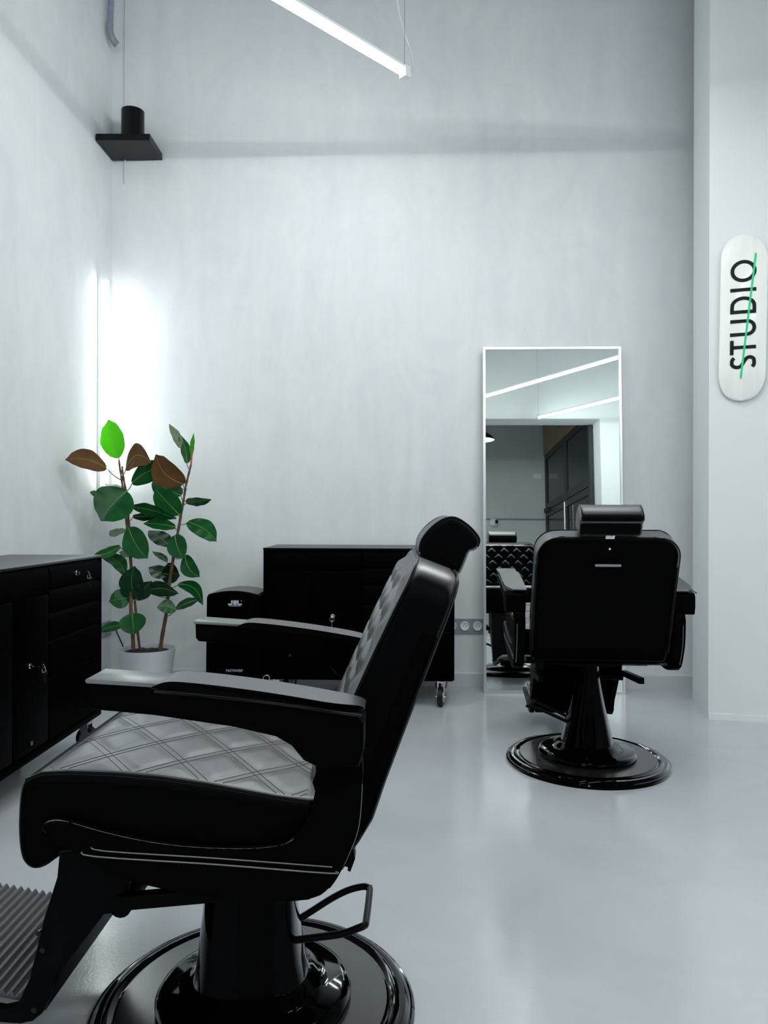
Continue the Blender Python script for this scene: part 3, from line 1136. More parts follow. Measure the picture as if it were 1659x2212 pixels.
key(cabB, 0.735, 0.765, 'small key hanging in the upper lock of the cabinet against the back wall', 0.0)
key(cabB, 0.365, 0.470, 'small key hanging in the lower lock of the cabinet against the back wall', 0.0)
key(cabL, 0.735, 0.765, 'key with a ring in the upper lock of the left cabinet', 0.016)
key(cabL, 0.365, 0.470, 'keys on a ring in the lower lock of the left cabinet', 0.012)

# ---------------------------------------------------------------- sweep-in hair vacuum
vac = thing('hair_vacuum', 'black upright floor vacuum with an arched top and pale lettering, beside the back cabinet', 'vacuum', (-0.776, 3.86, 0), R(-2.0))
bm = bmesh.new()
rings = []
for y, ins in ((0.0, 0.006), (0.003, 0.002), (0.008, 0.0), (0.235, 0.0), (0.240, 0.003)):
    ring = [Vector((-0.143 + ins, y, 0.0)), Vector((0.143 - ins, y, 0.0))]
    w = 0.138 - ins
    zc, rise = 0.582 - ins, 0.022
    n = 22
    ring.append(Vector((w, y, zc - 0.020)))
    ring.append(Vector((w - 0.003, y, zc - 0.008)))
    for k in range(n + 1):
        x = (w - 0.010) * (1 - 2 * k / n)
        ring.append(Vector((x, y, zc + rise * (1 - (x / w) ** 2))))
    ring.append(Vector((-w + 0.003, y, zc - 0.008)))
    ring.append(Vector((-w, y, zc - 0.020)))
    rings.append(ring)
loft(bm, rings)
bmesh.ops.recalc_face_normals(bm, faces=bm.faces[:])
for f in bm.faces:
    f.material_index = 1 if f.normal.z > 0.4 else 0  # glossier finish on top faces makes them look lit, sides dark
finish('body', bm, ['cab', 'cabtop'], vac, smooth=30)
bm = bmesh.new()
box(bm, (-0.143, 0.002, 0.0), (0.143, 0.004, 0.05))
box(bm, (-0.13, -0.002, 0.012), (0.13, 0.002, 0.028), 0.001)
finish('intake', bm, 'dark', vac)


def logo_JRL(parent, loc):
    bm = bmesh.new()
    o, ax, ay, az = Vector(loc), Vector((1, 0, 0)), UP, Vector((0, -1, 0))
    w = 0.0075
    rb = lambda pts, **k: ribbon(bm, pts, w, o, ax, ay, az, 0.001, **k)
    rb([(-0.036, -0.0085), (-0.022, -0.0085), (-0.017, -0.006), (-0.0155, -0.002), (-0.0155, 0.0125)])
    rb([(-0.0045, -0.0125), (-0.0045, 0.0085), (0.003, 0.0085), (0.0065, 0.0065), (0.0065, 0.0035), (0.003, 0.0010), (-0.002, 0.0010)])
    rb([(0.0010, 0.000), (0.0085, -0.0125)])
    rb([(0.0150, 0.0125), (0.0150, -0.004), (0.018, -0.0075), (0.022, -0.0085), (0.036, -0.0085)])
    ring = [(0.0335 + 0.002 * math.cos(a * PI / 6), 0.0105 + 0.002 * math.sin(a * PI / 6)) for a in range(12)]
    ribbon(bm, ring, 0.0012, o, ax, ay, az, 0.001, closed=True)
    return finish('logo', bm, 'logo', parent, smooth=0)


logo_JRL(vac, (0.010, 0.0005, 0.541))
lettering('caption', 'PROFESSIONAL', 0.0085, 'logo', vac, (0.010, 0.0, 0.5245), (R(90), 0, 0), sx=1.05)
lettering('wordmark', 'FASTSWEEP', 0.0185, 'logo', vac, (0.008, 0.0, 0.191), (R(90), 0, 0), sx=0.92)

# ---------------------------------------------------------------- rubber plant
PY = 4.05
pc = at(318, 1400, PY)
plant = thing('potted_rubber_plant', 'tall rubber plant with glossy green leaves in a grey pot in the corner', 'plant', (pc.x, PY, 0))
OFF = Vector((-pc.x, -PY, 0))
bm = bmesh.new()
ph = pc.z
lathe(bm, [(0, 0.0), (0.110, 0.0), (0.116, 0.006), (0.140, ph * 0.75), (0.1475, ph - 0.004), (0.1485, ph), (0.1455, ph + 0.001), (0.142, ph - 0.006), (0.136, ph - 0.05), (0, ph - 0.05)], 64)
finish('pot', bm, 'pot', plant)
bm = bmesh.new()
prs = [(0, ph - 0.022)]
prs = [(0.138, ph - 0.040), (0.136, ph - 0.030), (0.11, ph - 0.020), (0.06, ph - 0.012), (0.0, ph - 0.014)]
lathe(bm, prs, 40)
for v in bm.verts:
    v.co.z += random.uniform(-0.006, 0.008)
finish('soil', bm, 'soil', plant)


def zp(x, y, Y=PY):                        # helper for the plant: enlarged crop coordinates -> point
    return at(120 + x / 3.687, 880 + y / 3.687, Y) + OFF


S1 = [(620, 1925, -.06), (612, 1750, -.05), (600, 1600, -.05), (602, 1450, -.04), (604, 1300, -.03), (590, 1130, -.02), (575, 1000, -.01), (565, 900, 0), (555, 800, 0), (540, 680, 0), (525, 560, 0), (512, 480, 0), (505, 420, 0)]
S2 = [(675, 1945, .0), (655, 1800, -.01), (632, 1550, .0), (612, 1350, .01), (598, 1150, .015), (590, 1000, .015), (580, 860, .015), (568, 720, .015), (548, 600, .01), (535, 520, .0), (530, 470, 0)]
S3 = [(832, 1935, -.01), (855, 1790, -.01), (880, 1650, -.01), (897, 1500, -.01), (910, 1380, 0), (930, 1250, 0), (950, 1130, 0), (970, 1020, 0), (988, 920, 0), (1003, 830, 0), (1020, 740, 0), (1035, 640, 0), (1058, 540, 0), (1078, 460, 0)]
for st, r0, r1 in ((S1, .0105, .0045), (S2, .0070, .0045), (S3, .0105, .0050)):
    bm = bmesh.new()
    pts = catmull([zp(a, b, PY + c) for a, b, c in st], 4)
    n = len(pts)
    tube(bm, pts, [r0 + (r1 - r0) * i / (n - 1) + 0.0008 * math.sin(i * 2.1) for i in range(n)], 10)
    finish('stem', bm, 'stem', plant, smooth=60)
bm = bmesh.new()                           # the bud sheath on top of the right stem
pts = catmull([zp(1078, 470), zp(1084, 400), zp(1092, 350), zp(1086, 330)], 5)
tube(bm, pts, [0.006 - 0.004 * i / (len(pts) - 1) for i in range(len(pts))], 8)
finish('bud', bm, 'sheath', plant, smooth=60)
bm = bmesh.new()                           # ties round the stems
for x, y in ((540, 662), (1030, 652), (560, 860)):
    c = zp(x, y)
    pts = [c + Vector((math.cos(2 * PI * k / 14) * 0.013, math.sin(2 * PI * k / 14) * 0.013, 0.002 * math.sin(k))) for k in range(15)]
    tube(bm, pts, 0.0014, 6, caps=False)
    tube(bm, [c + Vector((-0.013, -0.006, 0)), c + Vector((-0.024, -0.012, 0.004))], 0.0012, 6)
finish('tie', bm, 'black_cable', plant, smooth=60)


def leaf(b, t, w, y0=0.0, y1=0.0, tilt=20, bend=0.0, fold=0.10, top='leaf', bot='underpale', pet=None, flip=False, sag=0.0):
    """leaf from base b to tip t (crop coordinates); w = blade width in crop pixels; y0, y1 = depth of base and tip from the pot axis;
    tilt = turn of the blade about its rib; bend = sideways bow; sag = bow along the blade normal; flip shows the underside"""
    B, T = zp(b[0], b[1], PY + y0), zp(t[0], t[1], PY + y1)
    A = T - B
    L = A.length
    A.normalize()
    view = (-(B + T) / 2 + OFF + Vector((0, 0, H))).normalized()
    side = A.cross(view).normalized()
    nrm = side.cross(A).normalized()
    if nrm.dot(view) < 0:
        nrm = -nrm
    rot = Matrix.Rotation(R(tilt), 3, A)
    side, nrm = rot @ side, rot @ nrm
    W = 1.12 * w / 3.687 / F * PY / 2 / max(0.35, abs(math.cos(R(tilt))))
    nu, nv = 26, 8
    th = 0.0010
    bm = bmesh.new()

    def surf(i, j, off):
        u = i / nu
        v = j / nv * 2 - 1
        hw = W * (math.sin(PI * min(1, u * 0.97 + 0.015) ** 0.86) ** 0.70) if u < 1 else 0.0
        hw *= 1 - 0.70 * max(0, (u - 0.86) / 0.14)
        hw = max(hw, 0.0004)
        c = B + A * (L * u) + side * (bend * L * math.sin(PI * u)) + nrm * (sag * L * math.sin(PI * u))
        dz = fold * hw * abs(v) ** 1.3 + 0.010 * L * math.sin(u * 19 + v * 1.3) * abs(v)
        return c + side * (hw * v) + nrm * (dz + off)
    up = [[bm.verts.new(surf(i, j, th)) for j in range(nv + 1)] for i in range(nu + 1)]
    dn = [[bm.verts.new(surf(i, j, -th)) for j in range(nv + 1)] for i in range(nu + 1)]
    for i in range(nu):
        for j in range(nv):
            f = bm.faces.new([up[i][j], up[i + 1][j], up[i + 1][j + 1], up[i][j + 1]])
            f.material_index = 1 if flip else 0
            f = bm.faces.new([dn[i][j], dn[i][j + 1], dn[i + 1][j + 1], dn[i + 1][j]])
            f.material_index = 0 if flip else 1
    for i in range(nu):
        for j in (0, nv):
            f = bm.faces.new([up[i][j], dn[i][j], dn[i + 1][j], up[i + 1][j]])
    bm.faces.new([up[0][j] for j in range(nv + 1)] + [dn[0][j] for j in range(nv, -1, -1)])
    bm.faces.new([up[nu][j] for j in range(nv + 1)] + [dn[nu][j] for j in range(nv, -1, -1)])
    o = finish('leaf', bm, [top, bot], plant, smooth=60)
    bm = bmesh.new()
    for sgn in (1, -1):
        pts = []
        for i in range(0, nu, 1):
            u = i / nu
            c = B + A * (L * u) + side * (bend * L * math.sin(PI * u)) + nrm * (sag * L * math.sin(PI * u) + sgn * (th + 0.0002))
            pts.append(c)
        tube(bm, pts, [0.0019 * (1 - 0.75 * i / nu) for i in range(len(pts))], 5)
    finish('midrib', bm, 'rib', o, smooth=60)
    if pet:
        bm = bmesh.new()
        Pp = zp(pet[0], pet[1], PY + (pet[2] if len(pet) > 2 else 0.0))
        mid = (Pp + B) / 2 + Vector((0, 0, -0.008))
        tube(bm, catmull([Pp, mid, B + A * 0.004], 5), 0.0026, 6)
        finish('petiole', bm, 'young', o, smooth=60)
    return o


LF = [
    dict(b=(505, 400), t=(418, 95), w=165, tilt=-25, bend=-0.03, top='leafbright', bot='leafbright', y0=0.0, y1=0.06, pet=(507, 430)),
    dict(b=(405, 482), t=(78, 415), w=135, tilt=25, bend=0.10, bot='under', flip=True, y0=-0.12, y1=-0.32, pet=(525, 580)),
    dict(b=(560, 480), t=(762, 440), w=165, tilt=-20, bend=-0.30, bot='under', flip=True, y0=-0.01, y1=-0.08, pet=(545, 530), sag=0.05),
    dict(b=(608, 600), t=(940, 488), w=150, tilt=20, bend=-0.14, y0=0.0, y1=0.07, pet=(575, 660)),
    dict(b=(1020, 612), t=(798, 372), w=185, tilt=-15, bend=-0.16, bot='under', flip=True, y0=-0.02, y1=-0.10, pet=(1030, 660)),
    dict(b=(1000, 700), t=(782, 560), w=150, tilt=30, bend=-0.08, y0=0.02, y1=0.10, pet=(1015, 745)),
    dict(b=(990, 320), t=(905, 133), w=62, tilt=35, bend=0.06, bot='underpale', flip=True, y0=0.0, y1=0.05),
    dict(b=(1045, 445), t=(985, 210), w=70, tilt=45, bend=0.08, y0=0.0, y1=0.05, pet=(1070, 500)),
    dict(b=(1080, 400), t=(1101, 208), w=30, tilt=50, bend=-0.04, top='leafbright', y0=0.0, y1=0.0),
    dict(b=(985, 852), t=(790, 640), w=165, tilt=-10, bend=-0.02, y0=-0.03, y1=-0.08, pet=(990, 880)),
    dict(b=(1040, 758), t=(1240, 735), w=62, tilt=55, bend=-0.10, y0=0.0, y1=-0.05, pet=(1010, 775), sag=0.06),
    dict(b=(565, 668), t=(360, 905), w=275, tilt=10, bend=0.05, y0=-0.03, y1=-0.12, pet=(565, 690), fold=0.2),
    dict(b=(570, 680), t=(392, 612), w=52, tilt=55, y0=0.02, y1=0.10, bot='underpale', flip=True),
    dict(b=(360, 705), t=(272, 675), w=42, tilt=40, y0=-0.02, y1=-0.05),
    dict(b=(618, 792), t=(962, 886), w=85, tilt=50, bend=-0.06, y0=-0.02, y1=-0.05, pet=(578, 828)),
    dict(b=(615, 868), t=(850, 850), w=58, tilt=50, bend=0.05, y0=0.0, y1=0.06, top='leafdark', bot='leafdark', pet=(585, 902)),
    dict(b=(955, 955), t=(700, 925), w=80, tilt=45, bend=0.05, y0=-0.02, y1=-0.06, pet=(972, 968)),
    dict(b=(1052, 912), t=(1282, 1070), w=135, tilt=-20, bend=-0.10, y0=-0.01, y1=-0.05, pet=(995, 930)),
    dict(b=(560, 985), t=(430, 985), w=60, tilt=45, bend=-0.10, y0=0.03, y1=0.12, bot='underpale', flip=True, pet=(578, 1010)),
    dict(b=(583, 962), t=(732, 1205), w=175, tilt=15, bend=0.06, y0=-0.04, y1=-0.12, pet=(585, 1000)),
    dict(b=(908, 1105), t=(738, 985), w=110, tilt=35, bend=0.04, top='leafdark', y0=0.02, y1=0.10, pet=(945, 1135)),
    dict(b=(950, 1018), t=(1018, 1205), w=140, tilt=20, bend=0.06, y0=-0.03, y1=-0.08, pet=(965, 1040)),
    dict(b=(1030, 1180), t=(1148, 1352), w=115, tilt=15, bend=0.14, y0=-0.01, y1=-0.04, pet=(955, 1205)),
    dict(b=(515, 1108), t=(296, 1182), w=68, tilt=45, bend=-0.12, y0=0.0, y1=-0.04, pet=(578, 1142)),
    dict(b=(552, 1330), t=(335, 1172), w=95, tilt=35, bend=0.20, y0=-0.01, y1=0.03, pet=(600, 1375)),
    dict(b=(650, 1150), t=(508, 1155), w=70, tilt=35, bend=-0.02, y0=0.04, y1=0.12, bot='underpale', flip=True),
    dict(b=(888, 1228), t=(772, 1148), w=42, tilt=50, bend=0.06, y0=0.02, y1=0.06, pet=(930, 1262)),
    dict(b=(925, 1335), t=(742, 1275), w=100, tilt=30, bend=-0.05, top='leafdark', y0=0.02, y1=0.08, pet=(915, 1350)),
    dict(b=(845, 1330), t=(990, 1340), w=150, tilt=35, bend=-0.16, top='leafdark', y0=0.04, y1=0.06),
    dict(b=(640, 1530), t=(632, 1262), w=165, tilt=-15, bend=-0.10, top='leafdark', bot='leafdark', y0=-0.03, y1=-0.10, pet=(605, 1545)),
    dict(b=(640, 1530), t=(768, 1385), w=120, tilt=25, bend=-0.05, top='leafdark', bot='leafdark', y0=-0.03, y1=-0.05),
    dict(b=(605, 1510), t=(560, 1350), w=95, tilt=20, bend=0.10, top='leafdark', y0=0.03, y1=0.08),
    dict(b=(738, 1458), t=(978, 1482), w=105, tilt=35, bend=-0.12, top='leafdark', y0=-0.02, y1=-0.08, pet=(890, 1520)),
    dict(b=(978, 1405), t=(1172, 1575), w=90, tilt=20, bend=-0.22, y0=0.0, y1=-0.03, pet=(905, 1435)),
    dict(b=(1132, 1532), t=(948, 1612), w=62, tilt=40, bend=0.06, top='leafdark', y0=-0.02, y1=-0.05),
    dict(b=(958, 1612), t=(806, 1592), w=95, tilt=25, bend=0.12, y0=-0.05, y1=-0.09, pet=(880, 1665)),
    dict(b=(588, 1512), t=(425, 1545), w=135, tilt=20, bend=-0.04, y0=-0.02, y1=-0.06, pet=(605, 1530), sag=0.10),
    dict(b=(612, 1642), t=(622, 1812), w=180, tilt=10, bend=0.0, y0=-0.06, y1=-0.12, pet=(603, 1660), fold=0.2),
    dict(b=(540, 1735), t=(340, 1785), w=66, tilt=40, bend=0.06, y0=-0.02, y1=-0.04, pet=(612, 1745)),
]
for d in LF:
    leaf(**d)

# ---------------------------------------------------------------- leaning mirror
mir = thing('floor_mirror', 'tall mirror in a slim white metal frame leaning on the back wall', 'mirror', (0, 0, 0))
ML, MR = Vector((0.5626, 4.205, 0)), Vector((1.341, 4.150, 0))
mc = (ML + MR) / 2
MB_, MA = R(2.0), R(3.2)
mir.location = mc
ex = Vector((math.cos(MB_), -math.sin(MB_), 0))
ez = (UP * math.cos(MA) + Vector((math.sin(MB_), math.cos(MB_), 0)) * math.sin(MA)).normalized()
ey = ez.cross(ex).normalized()             # away from the viewer
MW, MH, FR, FD = 0.782, 1.958, 0.013, 0.028
bm = bmesh.new()
hw = MW / 2
z3 = Vector((0, 0, 0))
obox(bm, z3, ex, ey, ez, (-hw, -0.006, 0), (-hw + FR, FD, MH))
obox(bm, z3, ex, ey, ez, (hw - FR, -0.006, 0), (hw, FD, MH))
obox(bm, z3, ex, ey, ez, (-hw + FR, -0.006, 0), (hw - FR, FD, FR * 1.3))
obox(bm, z3, ex, ey, ez, (-hw + FR, -0.006, MH - FR), (hw - FR, FD, MH))
finish('frame', bm, 'alu', mir, smooth=0)
bm = bmesh.new()
obox(bm, z3, ex, ey, ez, (-hw + FR, 0.0, FR), (hw - FR, 0.006, MH - FR))
g = finish('mirror_glass', bm, 'mirror', mir, smooth=0)
bm = bmesh.new()
obox(bm, z3, ex, ey, ez, (-hw + FR, 0.008, FR), (hw - FR, 0.014, MH - FR))
finish('backing', bm, 'panel', mir, smooth=0)

# ---------------------------------------------------------------- skateboard deck on the right wall
sk = thing('skateboard_deck', 'white skateboard deck with STUDIO lettering and a green stroke, hung on the right wall', 'skateboard', P1 + D1 * 0.1465 - N1 * 0.02 + UP * 1.952)
# frame of the board: along = up, across = D1, out = -N1
BL, BW = 0.400, 0.1045
sa, su, so = D1, UP, -N1
tiltb = R(-0.9)
sa, su = (sa * math.cos(tiltb) + su * math.sin(tiltb)), (su * math.cos(tiltb) - sa * math.sin(tiltb))
bm = bmesh.new()
nl, nw = 90, 14


def bhw(t):
    e = abs(t) - (1 - 0.34)
    if e <= 0:
        return BW
    k = e / 0.34
    return BW * max(0.0, 1 - k ** 2.15) ** (1 / 2.35)


def kick(t):
    e = max(0, abs(t) - 0.64) / 0.36
    return 0.052 * e ** 1.5


def bpos(t, v, off):
    w = max(bhw(t), 0.0005)
    return sa * (w * v) + su * (BL * t) + so * (0.022 - kick(t) * 0.36 + off - 0.008 * v * v)


ts = [math.sin(PI / 2 * (i / (nl / 2) - 1)) for i in range(nl + 1)]
fr_ = [[bm.verts.new(bpos(t, j / nw * 2 - 1, 0.0)) for j in range(nw + 1)] for t in ts]
bk_ = [[bm.verts.new(bpos(t, j / nw * 2 - 1, -0.011)) for j in range(nw + 1)] for t in ts]
for i in range(nl):
    for j in range(nw):
        bm.faces.new([fr_[i][j], fr_[i][j + 1], fr_[i + 1][j + 1], fr_[i + 1][j]])
        bm.faces.new([bk_[i][j], bk_[i + 1][j], bk_[i + 1][j + 1], bk_[i][j + 1]])
    for j in (0, nw):
        bm.faces.new([fr_[i][j], fr_[i + 1][j], bk_[i + 1][j], bk_[i][j]])
for i in (0, nl):
    bm.faces.new(fr_[i] + bk_[i][::-1])
finish('deck', bm, 'deck', sk, smooth=50)
# letters, reading upwards: x of the word runs up, its y runs to the left
bm = bmesh.new()
hL = 0.116                                   # cap height
wS = 0.0165                                  # stroke
lo_ = -so * -0.0228


def stroke(pts, x0, closed=False, w=wS):
    q = [(-(p[1] - hL / 2) - 0.003 - 0.012 * x0, x0 + p[0] + (p[1] - hL / 2) * -0.045) for p in pts]
    ribbon(bm, q, w, so * 0.0224, sa, su, so, 0.0006, closed)


hs = wS / 2
# S
sS = [(0.010, 0.016), (0.020, 0.009), (0.033, hs), (0.048, 0.011), (0.056, 0.024), (0.054, 0.038), (0.044, 0.048), (0.030, 0.056), (0.015, 0.066), (0.009, 0.080), (0.012, 0.095), (0.022, 0.106), (0.034, hL - hs), (0.046, 0.105), (0.054, 0.097)]
stroke([(p.x, p.y) for p in catmull([(a * 1.0, b, 0) for a, b in sS], 4)], -0.252)
# T
stroke([(0.0, hL - hs), (0.069, hL - hs)], -0.182)
stroke([(0.0345, 0.0), (0.0345, hL - hs)], -0.182)
# U
uu = [(hs, hL), (hs, 0.050)] + [(0.040 - (0.040 - hs) * math.cos(PI * k / 14), 0.0405 - (0.0405 - hs) * math.sin(PI * k / 14)) for k in range(15)] + [(0.080 - hs, 0.050), (0.080 - hs, hL)]
stroke(uu, -0.094)
# D
dd = [(hs, hs), (hs, hL - hs), (0.030, hL - hs)] + [(0.036 + (0.082 - 0.036 - hs) * math.sin(PI * k / 14), hL / 2 + (hL / 2 - hs) * math.cos(PI * k / 14)) for k in range(1, 14)] + [(0.030, hs)]
stroke(dd, 0.014, True)
# I
stroke([(hs, 0.0), (hs, hL)], 0.120)
# O
oo = [(0.053 + (0.053 - hs) * math.cos(2 * PI * k / 36), hL / 2 + (hL / 2 - hs) * math.sin(2 * PI * k / 36)) for k in range(36)]
stroke(oo, 0.165, True)
finish('lettering', bm, 'ink', sk, smooth=0)
bm = bmesh.new()
ribbon(bm, [(-0.0085, -0.296), (0.0485, 0.302)], 0.0090, so * 0.0231, sa, su, so, 0.0005)
finish('green_stroke', bm, 'green', sk, smooth=0)
bm = bmesh.new()
obox(bm, z3, sa, su, so, (-0.03, -0.05, -0.020), (0.03, 0.05, 0.008))
finish('wall_mount', bm, 'dark', sk)


# ---------------------------------------------------------------- tube lights
def tube_light(name, a, b, label, wires=True, group='hanging tube lights', cable_end=None):
    """suspended tube between a and b: lit tube under a slim white channel, end fittings, two steel wires"""
    a, b = Vector(a), Vector(b)
    d = (b - a).normalized()
    L = (b - a).length
    s = d.cross(UP).normalized()
    o = thing(name, label, 'tube light', (a + b) / 2, 0, group)
    e = -(a + b) / 2
    bm = bmesh.new()
    n = 12
    r = 0.0165
    for (k0, k1, mi) in ((n // 2, n, 0), (0, n // 2, 1)):
        g0 = [bm.verts.new(a + e + d * 0.03 + (s * math.cos(2 * PI * k / n) + UP * math.sin(2 * PI * k / n)) * r) for k in range(k0, k1 + 1)]
        g1 = [bm.verts.new(b + e - d * 0.03 + (s * math.cos(2 * PI * k / n) + UP * math.sin(2 * PI * k / n)) * r) for k in range(k0, k1 + 1)]
        for k in range(len(g0) - 1):
            f = bm.faces.new([g0[k], g0[k + 1], g1[k + 1], g1[k]])
            f.material_index = mi
    finish('lit_tube', bm, ['tube', 'tubeback'], o, smooth=0, recalc=False)
    bm = bmesh.new()
    obox(bm, a + e, d, s, UP, (0.01, -0.019, 0.019), (L - 0.01, 0.019, 0.030))
    finish('channel', bm, 'clear', o, smooth=0)
    for p, q in ((a, d), (b, -d)):
        bm = bmesh.new()
        obox(bm, p + e, q, s, UP, (0.0, -0.021, -0.022), (0.034, 0.021, 0.030))
        obox(bm, p + e, q, s, UP, (-0.020, -0.008, -0.006), (0.0, 0.008, 0.010))
        finish('end_fitting', bm, 'clear', o, smooth=0)
        if wires:
            bm = bmesh.new()
            w0 = p + e + q * 0.02 + UP * 0.030
            tube(bm, [w0, Vector((w0.x, w0.y, HC + e.z))], 0.0012, 6)
            lathe(bm, [(0, 0.0), (0.007, 0.0), (0.007, 0.012), (0.003, 0.018), (0, 0.018)], 12, w0)
            finish('suspension_wire', bm, 'wire', o, smooth=40)
    if cable_end is not None:
        bm = bmesh.new()
        tube(bm, catmull([p + e for p in cable_end], 6), 0.0042, 8)
        finish('cable', bm, 'cable', o, smooth=60)
    return o


ZT = 3.12
ang = R(45.6)
E1 = at(880, 163, 3.62)
E1.z = ZT
dT = Vector((math.sin(ang), math.cos(ang), 0))
cab1 = [E1 + dT * 0.018, at(893, 160, 3.63), at(892, 140, 3.63), at(888, 115, 3.63), at(876, 80, 3.62), at(866, 45, 3.62), at(860, 15, 3.62), at(857, -40, 3.62), Vector((0.05, 3.62, HC))]
tube_light('tube_light', E1 - dT * 1.10, E1, 'lit tube hanging slantwise from thin wires below the ceiling', cable_end=cab1)
dM = Vector((math.sin(R(41)), math.cos(R(41)), 0))
A1 = Vector((0.934, -1.08, ZT))
tube_light('tube_light', A1 - dM * 0.35, A1 + dM * 2.35, 'upper of the two lit tubes reflected in the mirror')
A2 = Vector((1.76, -2.30, ZT))
tube_light('tube_light', A2, A2 + dM * 1.75, 'lower of the two lit tubes reflected in the mirror')

tube_light('tube_light', (0.08, 1.82, ZT), (1.26, 3.00, ZT), 'added unseen tube brightening the right side of the room, above the frame')  # added out of view to brighten the right of the back wall
tube_light('tube_light', (0.50, 1.60, ZT), (1.48, 2.58, ZT), 'second added unseen tube brightening the right side, nearer the right wall')  # another added tube, more light for the right side
tube_light('tube_light', (-1.25, -0.25, ZT), (0.25, 1.25, ZT), 'added unseen fill tube over the camera, above the frame')  # added fill: evens the light on the back wall
tube_light('tube_light', (-1.20, -1.85, ZT), (0.45, -0.20, ZT), 'added unseen fill tube behind the camera, out of the frame')  # added fill from behind, lifts the lower walls

# corner tube upright on the left wall
ct = thing('tube_light', 'upright lit tube fixed to the left wall in the corner behind the plant', 'tube light', room(0.0, 0.19, 1.135))
bm = bmesh.new()
o0 = Vector((0, 0, 0))
obox(bm, o0, RT, DEP, UP, (0.001, -0.017, 0.0), (0.020, 0.017, 1.20))
finish('housing', bm, 'clear', ct, smooth=0)
bm = bmesh.new()
tube(bm, [RT * 0.042 + UP * 0.02, RT * 0.042 + UP * 1.185], 0.0150, 12)
finish('lit_tube', bm, 'corner', ct, smooth=60)
for z0, z1 in ((0.0, 0.02), (1.185, 1.20)):
    bm = bmesh.new()
    obox(bm, o0, RT, DEP, UP, (0.018, -0.013, z0), (0.056, 0.013, z1))
    finish('end_fitting', bm, 'clear', ct, smooth=0)

# ---------------------------------------------------------------- black hood high in the corner
hd = thing('range_hood', 'black square hood with an upright round duct, high in the corner', 'hood', (-1.468, 4.325, 3.088))
bm = bmesh.new()
vb = [(-0.150, -0.125), (0.151, -0.125), (0.151, 0.118), (-0.147, 0.118)]
loft(bm, [[Vector((x, y, z)) for x, y in vb] for z in (0.0, 0.037)])
finish('hood_plate', bm, 'hood', hd, smooth=0)
bm = bmesh.new()
rings = []
n = 40
for k0 in (0, 1):
    ring = []
    for k in range(n):
        a = 2 * PI * k / n
        x, y = 0.0635 * math.cos(a), 0.0635 * math.sin(a)
        z = 0.036 if k0 == 0 else 0.212
        ring.append(Vector((0.024 + x, -0.030 + y, z)))
    rings.append(ring)
loft(bm, rings)
finish('duct', bm, 'hood', hd, smooth=40)
bm = bmesh.new()
prism(bm, [(-0.140, 0.036), (-0.105, 0.036), (-0.140, 0.080)], 0.045, 0.050)
finish('bracket', bm, 'pipe', hd)

# cable along the corner, down to the duct
bm = bmesh.new()
c0 = (at(266, 110, 4.40) - K).dot(RT)
tube(bm, [room(c0, 0.012, HC), room(c0, 0.012, 3.9), room(c0 - 0.001, 0.012, 3.3), room(c0 - 0.001, 0.012, 2.95)], 0.0035, 8)
tag(finish('power_cable', bm, 'cable', smooth=60), 'thin white cable running straight down beside the corner, behind the hood', 'cable')

# grey pipe with a bent end in the corner above the hood
bm = bmesh.new()
pts = [at(242, -140, 4.33), at(240, 0, 4.33), at(238.5, 40, 4.33), at(237.5, 62, 4.33)]
tube(bm, pts, 0.0175, 16)
pp = tag(finish('drain_pipe', bm, 'pipe', smooth=50), 'grey pipe coming down the corner, ending in a bent open end above the hood', 'pipe')
pp.data.materials[0] = M['pipe']
bm = bmesh.new()
tube(bm, catmull([at(237.8, 50, 4.33), at(237.5, 66, 4.33), at(241, 80, 4.34), at(247, 90, 4.35), at(253, 97, 4.36)], 4), 0.0200, 16)
finish('bent_end', bm, 'pipe', pp, smooth=50)


# ---------------------------------------------------------------- sockets
def outlet(root, x, z, ax, out):
    """round recessed socket centred at x (along ax), z"""
    up = UP
    bm = bmesh.new()
    n = 28
    rings = []
    for r, h in ((0.0270, 0.010), (0.0265, 0.016), (0.0235, 0.0175), (0.0215, 0.016), (0.0195, 0.0112), (0.0195, 0.0108)):
        rings.append([ax * (x + r * math.cos(2 * PI * k / n)) + up * (z + r * math.sin(2 * PI * k / n)) + out * h for k in range(n)])
    loft(bm, rings)
    s_ = finish('socket', bm, 'socket', root, smooth=40)
    bm = bmesh.new()
    for dx, dz, rr in ((-0.0095, 0.001, 0.0027), (0.0095, 0.001, 0.0027), (0.0, 0.010, 0.0024)):
        tube(bm, [ax * (x + dx) + up * (z + dz) + out * 0.0105, ax * (x + dx) + up * (z + dz) + out * 0.0118], rr, 10)
    finish('pin_hole', bm, 'dark', s_, smooth=40)


wo = thing('power_outlet', 'grey wall plate with a row of round white sockets between cabinet and mirror', 'power outlet', B0 + RT * 0.0 + UP * 0.349)
bm = bmesh.new()
bx = bmesh.new()
obox(bx, z3, RT, DEP, UP, (0.20, -0.010, -0.043), (0.588, 0.0, 0.042))
finish('plate', bx, 'panel', wo, smooth=0)
bm.free()
for i in range(4):
    outlet(wo, 0.545 - 0.0745 * i, 0.001, RT, -DEP)
wl = thing('power_outlet', 'grey socket plate low on the left wall behind the plant pot', 'power outlet', room(0, 0.085, 0.325))
bm = bmesh.new()
obox(bm, z3, RT, DEP, UP, (0, -0.055, -0.043), (0.010, 0.055, 0.043))
finish('plate', bm, 'panel', wl, smooth=0)
outlet(wl, -0.012, 0.0, -DEP, RT)
bm = bmesh.new()
w0 = room(0.03, 0.085, 0.325)
tube(bm, [room(0.012, 0.073, 0.325), room(0.045, 0.073, 0.325)], [0.018, 0.012], 16)
